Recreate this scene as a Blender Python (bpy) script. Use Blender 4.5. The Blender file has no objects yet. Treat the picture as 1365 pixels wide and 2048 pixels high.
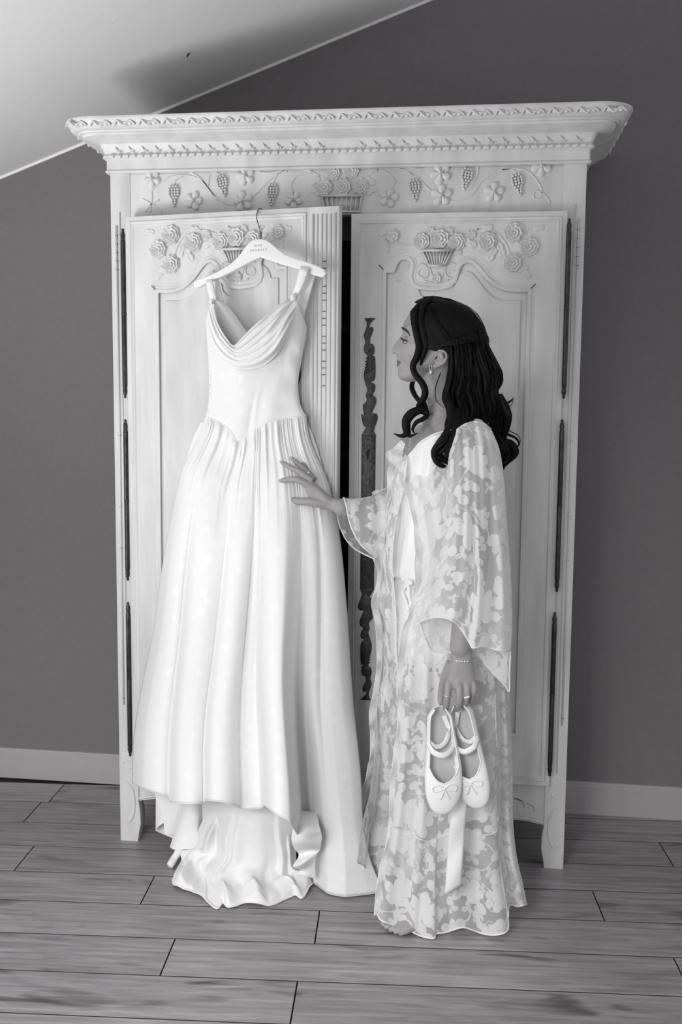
import bpy, bmesh, math, random
import numpy as np
from mathutils import Vector, Matrix
random.seed(7); rng = np.random.default_rng(7)
sc = bpy.context.scene
COL = sc.collection
pi = math.pi

# ------------------------------------------------------------------ camera
FPX, CX, CY = 1990.0, 682.5, 1024.0
CM = np.array([[0.99196672, 0.12621337, 0.00849782],
               [0.02190384, -0.10521298, -0.99420845],
               [-0.12458832, 0.98640783, -0.10713233]])      # rows: right, down, forward
CC = np.array([0.0, -2.95901, 1.40])
cam_d = bpy.data.cameras.new('camera'); cam = bpy.data.objects.new('camera', cam_d); COL.objects.link(cam)
cam_d.sensor_fit = 'VERTICAL'; cam_d.sensor_height = 36.0; cam_d.lens = FPX / 2048 * 36.0
cam_d.clip_start = 0.05
r_, d_, f_ = CM
cam.matrix_world = Matrix(((r_[0], -d_[0], -f_[0], CC[0]), (r_[1], -d_[1], -f_[1], CC[1]), (r_[2], -d_[2], -f_[2], CC[2]), (0, 0, 0, 1)))
sc.camera = cam

# ------------------------------------------------------------------ light
sc.view_settings.view_transform = 'Standard'; sc.view_settings.look = 'None'
sc.view_settings.gamma = 1; sc.view_settings.use_curve_mapping = False
sc.view_settings.exposure = 0.08
w = bpy.data.worlds.new('world'); sc.world = w; w.use_nodes = True
bg = w.node_tree.nodes['Background']; bg.inputs[0].default_value = (0.97, 0.98, 1.0, 1); bg.inputs[1].default_value = 0.53
def area(name, loc, target, sx, sy, power):
    l = bpy.data.lights.new(name, 'AREA'); l.shape = 'RECTANGLE'; l.size = sx; l.size_y = sy; l.energy = power
    o = bpy.data.objects.new(name, l); COL.objects.link(o); o.location = loc
    o.rotation_euler = (Vector(target) - Vector(loc)).to_track_quat('-Z', 'Y').to_euler()
    return o
area('floor_fill_light', (-1.0, -3.3, 1.6), (-0.7, -1.8, 0), 1.0, 1.0, 24).data.spread = math.radians(100)  # helper lamp added overhead to brighten the front of the floor
area('side_window_light', (-2.1, -2.4, 0.7), (-0.6, -0.3, 0.5), 0.9, 0.9, 9)
# sunlit floor under the low window on the left, bouncing up to the sloped ceiling
area('bounce_light', (-2.5, -1.9, 0.35), (-1.6, -1.2, 2.0), 0.9, 0.9, 21).data.spread = math.radians(90)

# ------------------------------------------------------------------ pixel -> world
def ray(u, v): return CM.T @ np.array([(u - CX) / FPX, (v - CY) / FPX, 1.0])
def at(u, v, Y):
    k = ray(u, v); return CC + k * ((Y - CC[1]) / k[1])
def onfloor(u, v, z=0.0):
    k = ray(u, v); return CC + k * ((z - CC[2]) / k[2])
def proj(P):
    q = CM @ (np.array(P, float) - CC); return CX + FPX * q[0] / q[2], CY + FPX * q[1] / q[2]

# ------------------------------------------------------------------ materials
MATS = {}
def new_mat(name):
    m = bpy.data.materials.new(name); m.use_nodes = True; MATS[name] = m
    return m, m.node_tree.nodes, m.node_tree.links, m.node_tree.nodes['Principled BSDF']
def nd(ns, typ, **kw):
    n = ns.new(typ)
    for k, v in kw.items():
        if k.startswith('i_'): n.inputs[k[2:].replace('_', ' ')].default_value = v
        else: setattr(n, k, v)
    return n
def g(v, t=(1, 1, 1)): return (v * t[0], v * t[1], v * t[2], 1)
MAUVE = (1.03, 0.97, 1.0)
def plain(name, v, rough=0.6, tint=(1, 1, 1), metal=0.0, noise=0.0, nscale=8.0, bump=0.0, bscale=60.0, sheen=0.0):
    m, ns, ls, b = new_mat(name)
    b.inputs['Roughness'].default_value = rough; b.inputs['Metallic'].default_value = metal
    if sheen: b.inputs['Sheen Weight'].default_value = sheen
    b.inputs['Base Color'].default_value = g(v, tint)
    tc = nd(ns, 'ShaderNodeTexCoord')
    if noise:
        n = nd(ns, 'ShaderNodeTexNoise', i_Scale=nscale, i_Detail=5.0); ls.new(tc.outputs['Object'], n.inputs['Vector'])
        r = nd(ns, 'ShaderNodeMapRange'); r.inputs['From Min'].default_value = .3; r.inputs['From Max'].default_value = .7
        r.inputs['To Min'].default_value = 1 - noise; r.inputs['To Max'].default_value = 1 + noise
        ls.new(n.outputs['Fac'], r.inputs['Value'])
        mx = nd(ns, 'ShaderNodeVectorMath', operation='SCALE'); mx.inputs[0].default_value = g(v, tint)[:3]
        ls.new(r.outputs[0], mx.inputs['Scale']); ls.new(mx.outputs[0], b.inputs['Base Color'])
    if bump:
        n2 = nd(ns, 'ShaderNodeTexNoise', i_Scale=bscale, i_Detail=4.0); ls.new(tc.outputs['Object'], n2.inputs['Vector'])
        bp = nd(ns, 'ShaderNodeBump', i_Strength=bump, i_Distance=0.01); ls.new(n2.outputs['Fac'], bp.inputs['Height'])
        ls.new(bp.outputs[0], b.inputs['Normal'])
    return m
plain('wall_paint', 0.18, 0.9, MAUVE, noise=0.04, nscale=60, bump=0.05, bscale=180)
plain('ceiling_paint', 0.72, 0.9, noise=0.02, nscale=40, bump=0.04, bscale=160)
plain('caulk', 0.85, 0.7)
plain('board_paint', 0.40, 0.55, MAUVE, noise=0.03, nscale=20, bump=0.02)
plain('inside_shade', 0.02, 0.9)  # near-black colour stands in for shade inside the closed armoire
plain('iron', 0.045, 0.42, MAUVE, metal=0.35, noise=0.3, nscale=40, bump=0.25, bscale=90)
plain('dark_iron', 0.06, 0.34, MAUVE, metal=0.85, noise=0.3, nscale=40, bump=0.15, bscale=90)
plain('silver', 0.8, 0.2, metal=1.0)
plain('wire', 0.22, 0.3, metal=0.9)
plain('ink', 0.30, 0.6)
plain('hanger_white', 0.86, 0.35)
plain('crack', 0.03, 0.9)

def painted_wood():
    m, ns, ls, b = new_mat('painted_wood')
    b.inputs['Roughness'].default_value = 0.5
    tc = nd(ns, 'ShaderNodeTexCoord')
    mp = nd(ns, 'ShaderNodeMapping'); mp.inputs['Scale'].default_value = (1, 1, 0.18); ls.new(tc.outputs['Object'], mp.inputs['Vector'])
    n = nd(ns, 'ShaderNodeTexNoise', i_Scale=22.0, i_Detail=6.0); ls.new(mp.outputs[0], n.inputs['Vector'])
    # chips: sparse dark flecks where the paint has gone
    n2 = nd(ns, 'ShaderNodeTexNoise', i_Scale=85.0, i_Detail=3.0, i_Roughness=0.55); ls.new(tc.outputs['Object'], n2.inputs['Vector'])
    n3 = nd(ns, 'ShaderNodeTexNoise', i_Scale=5.0, i_Detail=2.0); ls.new(tc.outputs['Object'], n3.inputs['Vector'])
    mu = nd(ns, 'ShaderNodeMath', operation='MULTIPLY'); ls.new(n2.outputs['Fac'], mu.inputs[0]); ls.new(n3.outputs['Fac'], mu.inputs[1])
    cr = nd(ns, 'ShaderNodeMapRange'); cr.inputs['From Min'].default_value = .485; cr.inputs['From Max'].default_value = .52
    ls.new(mu.outputs[0], cr.inputs['Value'])
    base = nd(ns, 'ShaderNodeMapRange'); base.inputs['To Min'].default_value = .60; base.inputs['To Max'].default_value = .74
    base.inputs['From Min'].default_value = .3; base.inputs['From Max'].default_value = .7; ls.new(n.outputs['Fac'], base.inputs['Value'])
    cmb = nd(ns, 'ShaderNodeCombineColor')
    for i in range(3): ls.new(base.outputs[0], cmb.inputs[i])
    mix = nd(ns, 'ShaderNodeMix', data_type='RGBA'); ls.new(cr.outputs[0], mix.inputs['Factor'])
    ls.new(cmb.outputs[0], mix.inputs['A']); mix.inputs['B'].default_value = g(.12)
    ls.new(mix.outputs['Result'], b.inputs['Base Color'])
    bp = nd(ns, 'ShaderNodeBump', i_Strength=.12, i_Distance=.004); ls.new(n.outputs['Fac'], bp.inputs['Height']); ls.new(bp.outputs[0], b.inputs['Normal'])
    return m
painted_wood()

def plank_mat():
    m, ns, ls, b = new_mat('oak_laminate')
    b.inputs['Roughness'].default_value = 0.42
    tc = nd(ns, 'ShaderNodeTexCoord'); oi = nd(ns, 'ShaderNodeObjectInfo')
    off = nd(ns, 'ShaderNodeVectorMath', operation='SCALE'); off.inputs[0].default_value = (13, 7, 3); ls.new(oi.outputs['Random'], off.inputs['Scale'])
    ad = nd(ns, 'ShaderNodeVectorMath', operation='ADD'); ls.new(tc.outputs['Object'], ad.inputs[0]); ls.new(off.outputs[0], ad.inputs[1])
    def noise(scale, sc_, det=5.0, dist=0.0, rough=.55):
        mp = nd(ns, 'ShaderNodeMapping'); mp.inputs['Scale'].default_value = scale; ls.new(ad.outputs[0], mp.inputs['Vector'])
        n = nd(ns, 'ShaderNodeTexNoise', i_Scale=sc_, i_Detail=det, i_Distortion=dist, i_Roughness=rough); ls.new(mp.outputs[0], n.inputs['Vector']); return n
    fine = noise((1.5, 34, 1), 6.0, 6.0, .3, .65)
    mid = noise((.9, 9, 1), 3.2, 4.0, 1.2)
    knot = noise((1.3, 5.5, 1), 2.6, 2.0, .6)
    wv = nd(ns, 'ShaderNodeTexWave', wave_type='RINGS', i_Scale=1.6, i_Distortion=7.0, i_Detail=3.0); 
    mp = nd(ns, 'ShaderNodeMapping'); mp.inputs['Scale'].default_value = (.5, 8, 1); ls.new(ad.outputs[0], mp.inputs['Vector']); ls.new(mp.outputs[0], wv.inputs['Vector'])
    def mrange(src, a, b_, lo, hi):
        r = nd(ns, 'ShaderNodeMapRange'); r.inputs['From Min'].default_value = a; r.inputs['From Max'].default_value = b_
        r.inputs['To Min'].default_value = lo; r.inputs['To Max'].default_value = hi; ls.new(src, r.inputs['Value']); return r.outputs[0]
    def mul(a, b_):
        x = nd(ns, 'ShaderNodeMath', operation='MULTIPLY'); ls.new(a, x.inputs[0]); ls.new(b_, x.inputs[1]); return x.outputs[0]
    v = mul(mul(mrange(fine.outputs['Fac'], .3, .7, .80, 1.16), mrange(mid.outputs['Fac'], .3, .7, .72, 1.22)), mrange(knot.outputs['Fac'], .60, .72, 1.0, .38))
    v = mul(v, mrange(wv.outputs['Fac'], 0, 1, .91, 1.05)); v = mul(v, mrange(oi.outputs['Random'], 0, 1, .92, 1.08))
    sclv = nd(ns, 'ShaderNodeVectorMath', operation='SCALE'); sclv.inputs[0].default_value = g(.29, MAUVE)[:3]; ls.new(v, sclv.inputs['Scale'])
    ls.new(sclv.outputs[0], b.inputs['Base Color'])
    bp = nd(ns, 'ShaderNodeBump', i_Strength=.15, i_Distance=.002); ls.new(fine.outputs['Fac'], bp.inputs['Height']); ls.new(bp.outputs[0], b.inputs['Normal'])
plank_mat()

# ------------------------------------------------------------------ mesh helpers
def mesh(name, verts, faces, mat, smooth=True, uvs=None, mats=None, fmat=None):
    me = bpy.data.meshes.new(name)
    me.from_pydata([tuple(map(float, v)) for v in verts], [], [tuple(map(int, f)) for f in faces])
    for mm in (mats or [mat]): me.materials.append(MATS[mm] if isinstance(mm, str) else mm)
    if fmat is not None: me.polygons.foreach_set('material_index', list(map(int, fmat)))
    if smooth: me.polygons.foreach_set('use_smooth', [True] * len(me.polygons))
    if uvs is not None:
        uvl = me.uv_layers.new(name='UVMap'); li = np.empty(len(me.loops), dtype=np.int32); me.loops.foreach_get('vertex_index', li)
        uvl.data.foreach_set('uv', np.asarray(uvs, dtype=np.float32)[li].ravel())
    me.validate(); me.update()
    return me
def put(name, me, parent=None, loc=(0, 0, 0), rot=(0, 0, 0), world=False, **props):
    o = bpy.data.objects.new(name, me); COL.objects.link(o)
    if parent is not None: o.parent = parent
    loc = Vector(loc)
    if world and parent is not None: loc = loc - Vector(parent.location) - (Vector(parent.parent.location) if parent.parent else Vector())
    o.location = loc; o.rotation_euler = rot
    for k, v in props.items(): o[k] = v
    return o
def root(name, label, cat, loc, rot=(0, 0, 0), group=None):
    o = bpy.data.objects.new(name, None); COL.objects.link(o); o.location = loc; o.rotation_euler = rot
    o.empty_display_size = .05; o['label'] = label; o['category'] = cat
    if group: o['group'] = group
    return o
class MB:
    def __init__(s): s.v = []; s.f = []
    def add(s, v, f):
        n = len(s.v); s.v += [tuple(map(float, x)) for x in v]; s.f += [tuple(i + n for i in q) for q in f]; return s
    def box(s, a, b, bev=0.0):
        x0, y0, z0 = a; x1, y1, z1 = b
        if bev <= 0:
            return s.add([(x0, y0, z0), (x1, y0, z0), (x1, y1, z0), (x0, y1, z0), (x0, y0, z1), (x1, y0, z1), (x1, y1, z1), (x0, y1, z1)],
                         [(0, 3, 2, 1), (4, 5, 6, 7), (0, 1, 5, 4), (1, 2, 6, 5), (2, 3, 7, 6), (3, 0, 4, 7)])
        bm = bmesh.new(); bmesh.ops.create_cube(bm, size=1)
        for v in bm.verts: v.co = ((x0 + x1) / 2 + v.co.x * (x1 - x0), (y0 + y1) / 2 + v.co.y * (y1 - y0), (z0 + z1) / 2 + v.co.z * (z1 - z0))
        bmesh.ops.bevel(bm, geom=bm.edges[:], offset=bev, segments=2, profile=.5, affect='EDGES')
        bm.verts.index_update(); s.add([v.co[:] for v in bm.verts], [[v.index for v in f.verts] for f in bm.faces]); bm.free(); return s
    def tube(s, pts, rad, n=8, flat=None, caps=True, up=(0, 0, 1)):
        # flat: (direction, factor) squeezes the section along a direction
        P = np.asarray(pts, float); m = len(P); R = np.broadcast_to(np.asarray(rad, float), (m,))
        T = np.gradient(P, axis=0); T /= np.linalg.norm(T, axis=1)[:, None] + 1e-12
        u = np.array(up, float)
        if abs(T[0] @ u) > .9: u = np.array([1., 0, 0])
        N = u - T[0] * (T[0] @ u); N /= np.linalg.norm(N); vs = []
        for i in range(m):
            N = N - T[i] * (T[i] @ N); N /= np.linalg.norm(N) + 1e-12; B = np.cross(T[i], N)
            for k in range(n):
                a = 2 * pi * k / n; d = R[i] * (math.cos(a) * N + math.sin(a) * B)
                if flat is not None:
                    fd = np.asarray(flat[0], float); d = d - fd * (d @ fd) * (1 - flat[1])
                vs.append(P[i] + d)
        fs = [(i * n + k, i * n + (k + 1) % n, (i + 1) * n + (k + 1) % n, (i + 1) * n + k) for i in range(m - 1) for k in range(n)]
        if caps: fs += [tuple(range(n - 1, -1, -1)), tuple((m - 1) * n + k for k in range(n))]
        return s.add(vs, fs)
    def lathe(s, prof, n=12, c=(0, 0, 0)):
        vs = [(c[0] + r * math.cos(2 * pi * k / n), c[1] + r * math.sin(2 * pi * k / n), c[2] + z) for r, z in prof for k in range(n)]
        m = len(prof)
        fs = [(i * n + k, i * n + (k + 1) % n, (i + 1) * n + (k + 1) % n, (i + 1) * n + k) for i in range(m - 1) for k in range(n)]
        fs += [tuple(range(n - 1, -1, -1)), tuple((m - 1) * n + k for k in range(n))]
        return s.add(vs, fs)
    def ball(s, c, r, n=8, m=6, sc_=(1, 1, 1)):
        vs = [(c[0], c[1], c[2] - r * sc_[2])]
        for i in range(1, m):
            a = -pi / 2 + pi * i / m
            for k in range(n):
                vs.append((c[0] + r * sc_[0] * math.cos(a) * math.cos(2 * pi * k / n), c[1] + r * sc_[1] * math.cos(a) * math.sin(2 * pi * k / n), c[2] + r * sc_[2] * math.sin(a)))
        vs.append((c[0], c[1], c[2] + r * sc_[2])); L = len(vs) - 1
        fs = [(0, 1 + (k + 1) % n, 1 + k) for k in range(n)]
        for i in range(m - 2): fs += [(1 + i * n + k, 1 + i * n + (k + 1) % n, 1 + (i + 1) * n + (k + 1) % n, 1 + (i + 1) * n + k) for k in range(n)]
        fs += [(1 + (m - 2) * n + k, 1 + (m - 2) * n + (k + 1) % n, L) for k in range(n)]
        return s.add(vs, fs)
    def me(s, name, mat, smooth=True): return mesh(name, s.v, s.f, mat, smooth)
def shade_auto(me, ang=40):
    # smooth shading with sharp creases
    me.polygons.foreach_set('use_smooth', [True] * len(me.polygons)); me.set_sharp_from_angle(angle=math.radians(ang)); return me
def curve_fill(loops, depth, bevel=0.0, name='shape', mat='painted_wood', res=1):
    """Filled, extruded outline(s): loops of (x, z); front faces -y. Returns a mesh lying between y=-depth and y=0 (plus bevel)."""
    cu = bpy.data.curves.new(name, 'CURVE'); cu.dimensions = '2D'; cu.fill_mode = 'BOTH'; cu.extrude = depth / 2; cu.bevel_depth = bevel; cu.bevel_resolution = res
    for lp in loops:
        sp = cu.splines.new('POLY'); sp.points.add(len(lp) - 1); sp.use_cyclic_u = True
        for p, q in zip(sp.points, lp): p.co = (q[0], q[1], 0, 1)
    o = bpy.data.objects.new(name, cu); COL.objects.link(o)
    dg = bpy.context.evaluated_depsgraph_get(); dg.update()
    me = bpy.data.meshes.new_from_object(o.evaluated_get(dg)); bpy.data.objects.remove(o); bpy.data.curves.remove(cu)
    n = len(me.vertices); co = np.empty(n * 3, np.float32); me.vertices.foreach_get('co', co); co = co.reshape(-1, 3)
    out = np.stack([co[:, 0], -co[:, 2] - depth / 2 - bevel, co[:, 1]], 1); me.vertices.foreach_set('co', out.ravel())
    me.materials.clear(); me.materials.append(MATS[mat]); me.update()
    bm = bmesh.new(); bm.from_mesh(me); bmesh.ops.remove_doubles(bm, verts=bm.verts[:], dist=1e-5); bmesh.ops.recalc_face_normals(bm, faces=bm.faces[:]); bm.to_mesh(me); bm.free()
    shade_auto(me, 35); return me
def grid_faces(nu, nv, closed_u=False):
    fs = []
    for j in range(nv - 1):
        for i in range(nu if closed_u else nu - 1):
            a, b = j * nu + i, j * nu + (i + 1) % nu; fs.append((a, b, b + nu, a + nu))
    return fs
def spline(pts, n, closed=False):
    """Catmull-Rom through pts (any dimension)"""
    P = np.asarray(pts, float); m = len(P); out = []
    t = np.linspace(0, m if closed else m - 1, n, endpoint=not closed)
    for x in t:
        i = min(int(x), m - 1 if closed else m - 2); u = x - i
        if closed: p = [P[(i + k - 1) % m] for k in range(4)]
        else: p = [P[max(i - 1, 0)] if i > 0 else 2 * P[0] - P[1], P[i], P[i + 1], P[i + 2] if i + 2 < m else 2 * P[-1] - P[-2]]
        out.append(.5 * (2 * p[1] + (p[2] - p[0]) * u + (2 * p[0] - 5 * p[1] + 4 * p[2] - p[3]) * u ** 2 + (3 * p[1] - p[0] - 3 * p[2] + p[3]) * u ** 3))
    return np.array(out)
def interp(x, xs, ys):
    """smooth (pchip-like) 1-D interpolation; ys may be vectors"""
    xs = np.asarray(xs, float); ys = np.asarray(ys, float)
    if xs[0] > xs[-1]: xs = xs[::-1]; ys = ys[::-1]
    x = np.asarray(x, float); h = np.diff(xs); dl = np.diff(ys) / h; mm = np.zeros_like(ys)
    mm[0] = dl[0]; mm[-1] = dl[-1]
    for i in range(1, len(xs) - 1):
        mm[i] = 0 if dl[i - 1] * dl[i] <= 0 else 2 * dl[i - 1] * dl[i] / (dl[i - 1] + dl[i])
    i = np.clip(np.searchsorted(xs, x) - 1, 0, len(xs) - 2); t = np.clip((x - xs[i]) / h[i], 0, 1)
    return ((2 * t**3 - 3 * t**2 + 1) * ys[i] + (t**3 - 2 * t**2 + t) * h[i] * mm[i] + (-2 * t**3 + 3 * t**2) * ys[i + 1] + (t**3 - t**2) * h[i] * mm[i + 1])
def sweep_profile(path, prof, closed, name, mat):
    """path: (x,z) points; prof: list of (offset across, y out). Mitred sweep on the plane y=0 (out = -y)."""
    P = np.asarray(path, float); m = len(P); vs = []
    for i in range(m):
        a = P[(i - 1) % m] if (closed or i > 0) else P[0] * 2 - P[1]; b = P[(i + 1) % m] if (closed or i < m - 1) else P[-1] * 2 - P[-2]
        t1 = P[i] - a; t2 = b - P[i]; t1 /= np.linalg.norm(t1) + 1e-9; t2 /= np.linalg.norm(t2) + 1e-9
        n1 = np.array([-t1[1], t1[0]]); n2 = np.array([-t2[1], t2[0]]); nn = n1 + n2; nn /= np.linalg.norm(nn) + 1e-9; k = 1 / max(.45, nn @ n1)
        for o_, y in prof: q = P[i] + nn * o_ * k; vs.append((q[0], -y, q[1]))
    k = len(prof); fs = []
    for i in range(m if closed else m - 1):
        j = (i + 1) % m; fs += [(i * k + q, i * k + q + 1, j * k + q + 1, j * k + q) for q in range(k - 1)]
    me = mesh(name, vs, fs, mat); bm = bmesh.new(); bm.from_mesh(me); bmesh.ops.recalc_face_normals(bm, faces=bm.faces[:]); bm.to_mesh(me); bm.free()
    return shade_auto(me, 50)
# ------------------------------------------------------------------ room
WY, WR = 0.452, -0.012                      # back wall: y = WY + WR*x
def wy(x): return WY + WR * x
CS, C0 = 0.3530, 2.7715                     # ceiling height along the wall: z = C0 + CS*x
XR = 3.2; XL = -3.0
ridge_x = 1.6
put('wall_back', MB().add([(XL, wy(XL), 0), (XR, wy(XR), 0), (XR, wy(XR), C0 + CS * ridge_x - .2), (ridge_x, wy(ridge_x), C0 + CS * ridge_x), (XL, wy(XL), C0 + CS * XL),
        (XL, wy(XL) + .1, 0), (XR, wy(XR) + .1, 0), (XR, wy(XR) + .1, C0 + CS * ridge_x - .2), (ridge_x, wy(ridge_x) + .1, C0 + CS * ridge_x), (XL, wy(XL) + .1, C0 + CS * XL)],
        [(0, 1, 2, 3, 4), (9, 8, 7, 6, 5), (0, 5, 6, 1), (1, 6, 7, 2), (2, 7, 8, 3), (3, 8, 9, 4), (4, 9, 5, 0)]).me('wall_back', 'wall_paint', False), kind='structure')
yn = -4.0
def slab(x0, x1, z0, z1, name):
    vs = []
    for dz in (0, .08):
        vs += [(x0, wy(x0) + .1, z0 + dz), (x1, wy(x1) + .1, z1 + dz), (x1, yn, z1 + dz), (x0, yn, z0 + dz)]
    return put(name, MB().add(vs, [(0, 1, 2, 3), (7, 6, 5, 4), (0, 4, 5, 1), (1, 5, 6, 2), (2, 6, 7, 3), (3, 7, 4, 0)]).me(name, 'ceiling_paint', False), kind='structure')
ceiling_o = slab(XL, ridge_x, C0 + CS * XL, C0 + CS * ridge_x, 'ceiling')
# bead of caulk where sloped ceiling and wall meet
put('trim_1', MB().tube([(XL, wy(XL) - .002, C0 + CS * XL - .003), (ridge_x, wy(ridge_x) - .002, C0 + CS * ridge_x - .003)], .0055, 8).me('trim_1', 'caulk'), kind='structure')
# small dark mark (nail) in the ceiling
kr = ray(376, 106); nrm = np.array([CS, 0, -1]); tt = ((CS * CC[0] + C0) - CC[2]) / (kr[2] - CS * kr[0]); Pm = CC + kr * tt
put('nail', MB().tube([Pm + (0.004, 0, -.001), Pm + (0, 0, -.006), Pm + (-.003, 0, -.012)], [.0022, .003, .0015], 6).me('nail', 'crack'), ceiling_o)
# baseboard with a small bevelled step at the top
bh = .112
x0, x1 = XL, XR
pr = [(0, 0), (-.016, 0), (-.016, bh - .014), (-.013, bh - .012), (-.013, bh - .003), (-.010, bh), (0, bh)]
vs = [(x, wy(x) + a, z) for x in (x0, x1) for a, z in pr]; n = len(pr)
put('baseboard_back', shade_auto(MB().add(vs, [(i, i + 1, n + i + 1, n + i) for i in range(n - 1)] + [tuple(range(n))[::-1], tuple(range(n, 2 * n))]).me('baseboard_back', 'board_paint'), 20), kind='structure')
# floor: sub-floor slab and planks laid at a slight angle to the wall
floor = put('floor', MB().box((XL, -4.0, -.06), (XR, wy(0) + .08, -.012)).me('floor', 'crack', False), kind='structure')
YP = 0.0718; en = Vector((math.cos(YP), math.sin(YP), 0)); nn_ = Vector((-math.sin(YP), math.cos(YP), 0))
PW, PL = .1715, 1.29
known = {0: .66, -1: -1.339, -2: -.91 , -3: -.404, -4: -.772, -5: -.432, 1: -1.44}   # joint position by row
def plank_me(L, Wd):
    bm = bmesh.new(); bmesh.ops.create_cube(bm, size=1)
    for v in bm.verts: v.co = (v.co.x * (L - .0034), v.co.y * (Wd - .0044), v.co.z * .010 - .005)
    bmesh.ops.bevel(bm, geom=[e for e in bm.edges if all(v.co.z > -.001 for v in e.verts)], offset=.0005, segments=1, affect='EDGES')
    me = bpy.data.meshes.new('plank'); [setattr(f, 'material_index', 1 if abs(f.normal.z) < .2 else 0) for f in bm.faces]; bm.to_mesh(me); bm.free(); me.materials.append(MATS['oak_laminate']); me.materials.append(MATS['crack']); return me
PME = plank_me(PL, PW)
for k in range(-17, 3):
    nlo = .019 + (k - 0) * PW           # lower edge of row k
    jn = known.get(k, random.uniform(-.6, .6))
    a0 = jn - 3 * PL
    while a0 < 3.2:
        c = en * (a0 + PL / 2) + nn_ * (nlo + PW / 2)
        if -2.9 < c.x < 3.0 and c.y < .60 and c.y > -3.9:
            put('plank', PME, floor, (c.x, c.y, 0), (0, 0, YP))
        a0 += PL

# ------------------------------------------------------------------ armoire
AX0, AX1 = -1.0785, 0.316; AXC = (AX0 + AX1) / 2; AD = 0.40       # front plane y=0, back y=AD
arm = root('armoire', 'tall carved white painted wooden armoire with one door ajar, standing against the dark wall', 'armoire', (AXC, 0, 0))
def A(name, me, parent=None, **kw): return put(name, me, parent or arm, world=True, **kw)
def FX(u, v, Y=0.0): p = at(u, v, Y); return (p[0], p[2])
SW = 0.058; ZT = 2.09; ZDB, ZDT = .268, 1.95
PWD = 'painted_wood'
# stiles run down into the feet; inner edge curls at the foot
def stile(x0, x1, inner):
    s = 1 if inner > 0 else -1
    xi = x1 if s > 0 else x0; xo = x0 if s > 0 else x1
    pts = [(xo, 0), (xi - s * .004, 0), (xi, .03), (xi + s * .006, .060), (xi + s * .005, .095), (xi + s * .001, .125), (xi, .135), (xi, ZT), (xo, ZT)]
    if s < 0: pts = pts[::-1]
    return curve_fill([pts], .042, .002, 'stile')
for (x0, x1, s) in ((AX0, AX0 + SW, 1), (AX1 - SW, AX1, -1)):
    st = A('stile', stile(x0, x1, s), loc=(0, .046, 0))
    xo = x0 + .016 if s > 0 else x1 - .016
    A('bead_moulding', MB().tube([(xo, -.0005, .45), (xo, -.0005, 1.93)], .0035, 8).me('bead', PWD), st)
    A('bead_moulding', MB().tube([(xo + s * .011, -.0005, .30), (xo + s * .011, -.0005, 1.97)], .0022, 8).me('bead', PWD), st)
    for zz in (1.80, 1.825, 1.85, 1.875, 1.90, 1.30, 1.08, .95, .47):
        A('paint_chip', MB().box((xo - .004, -.0032, zz), (xo + .004, -.0005, zz + .002)).me('chip', 'crack'), st)
    # carved scroll on the foot
    xf = (x0 + x1) / 2
    A('foot_scroll', MB().tube(spline([(xf - s * .012, -.001, .20), (xf + s * .012, -.001, .17), (xf + s * .017, -.001, .11), (xf + s * .004, -.001, .07), (xf - s * .016, -.001, .075)], 22), .0032, 6).me('scroll', PWD), st)
    A('foot_peg', MB().ball((xf + s * .008, -.0005, .245 if s > 0 else .23), .006, 10, 6, (1, .4, 1)).me('peg', PWD), st)
# back feet
for x in (AX0 + .03, AX1 - .03):
    A('back_foot', MB().box((x - .025, AD - .05, 0), (x + .025, AD, .30), .003).me('foot', PWD))
for x in (AX0 + .012, AX1 - .012):
    A('side_panel', MB().box((x - .011, .043, .18), (x + .011, AD, ZT), .002).me('side', PWD))
A('back_panel', MB().box((AX0 + .02, AD - .012, .2), (AX1 - .02, AD, ZT)).me('back', PWD))
A('bottom_board', MB().box((AX0 + .02, .046, .262), (AX1 - .02, AD - .012, .28)).me('bottom', PWD))
for z in (.80, 1.235, 1.62):
    A('shelf', MB().box((AX0 + .025, .09, z), (AX1 - .025, AD - .012, z + .018), .002).me('shelf', 'inside_shade'))  # shelf colour holds the interior shade
A('inner_shade_sheet', MB().box((AX0 + .025, AD - .016, .28), (AX1 - .025, AD - .0125, ZT - .15)).me('lining', 'inside_shade'))  # dark sheet added before the back panel as painted interior shade
# frieze board between the stiles
FRX0, FRX1 = AX0 + SW + .0012, AX1 - SW - .0012
frieze = A('frieze', MB().box((FRX0, .002, ZDT + .003), (FRX1, .044, ZT), .0008).me('frieze', PWD))
# apron with scalloped lower edge
def apron_pts():
    L = FRX1 - FRX0; top = [(FRX1, ZDB - .004), (FRX0, ZDB - .004)]
    bot = spline([(0, .134), (.02, .138), (.05, .144), (.10, .143), (.15, .134), (.24, .122), (.33, .132), (.42, .124), (.5, .108), (.58, .124), (.67, .132), (.76, .122), (.85, .134), (.90, .143), (.95, .144), (.98, .138), (1, .134)], 70)
    return top + [(FRX0 + a * L, z) for a, z in bot]
apron = A('apron', curve_fill([apron_pts()[::-1]], .034, .0012, 'apron'), loc=(0, .044, 0))
bot = apron_pts()[2:]
A('edge_bead', MB().tube([(x, .004, z + .009) for x, z in bot], .0035, 6).me('edge_bead', PWD), apron)
for (u, v) in ((1042, 1605), (1062, 1612)):
    x, z = FX(u, v)
    A('carved_vine', MB().tube(spline([(x - .05, .006, z + .02), (x - .02, .006, z + .012), (x + .01, .006, z), (x + .015, .006, z - .018)], 16), .003, 6).me('vine', PWD), apron)

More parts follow.
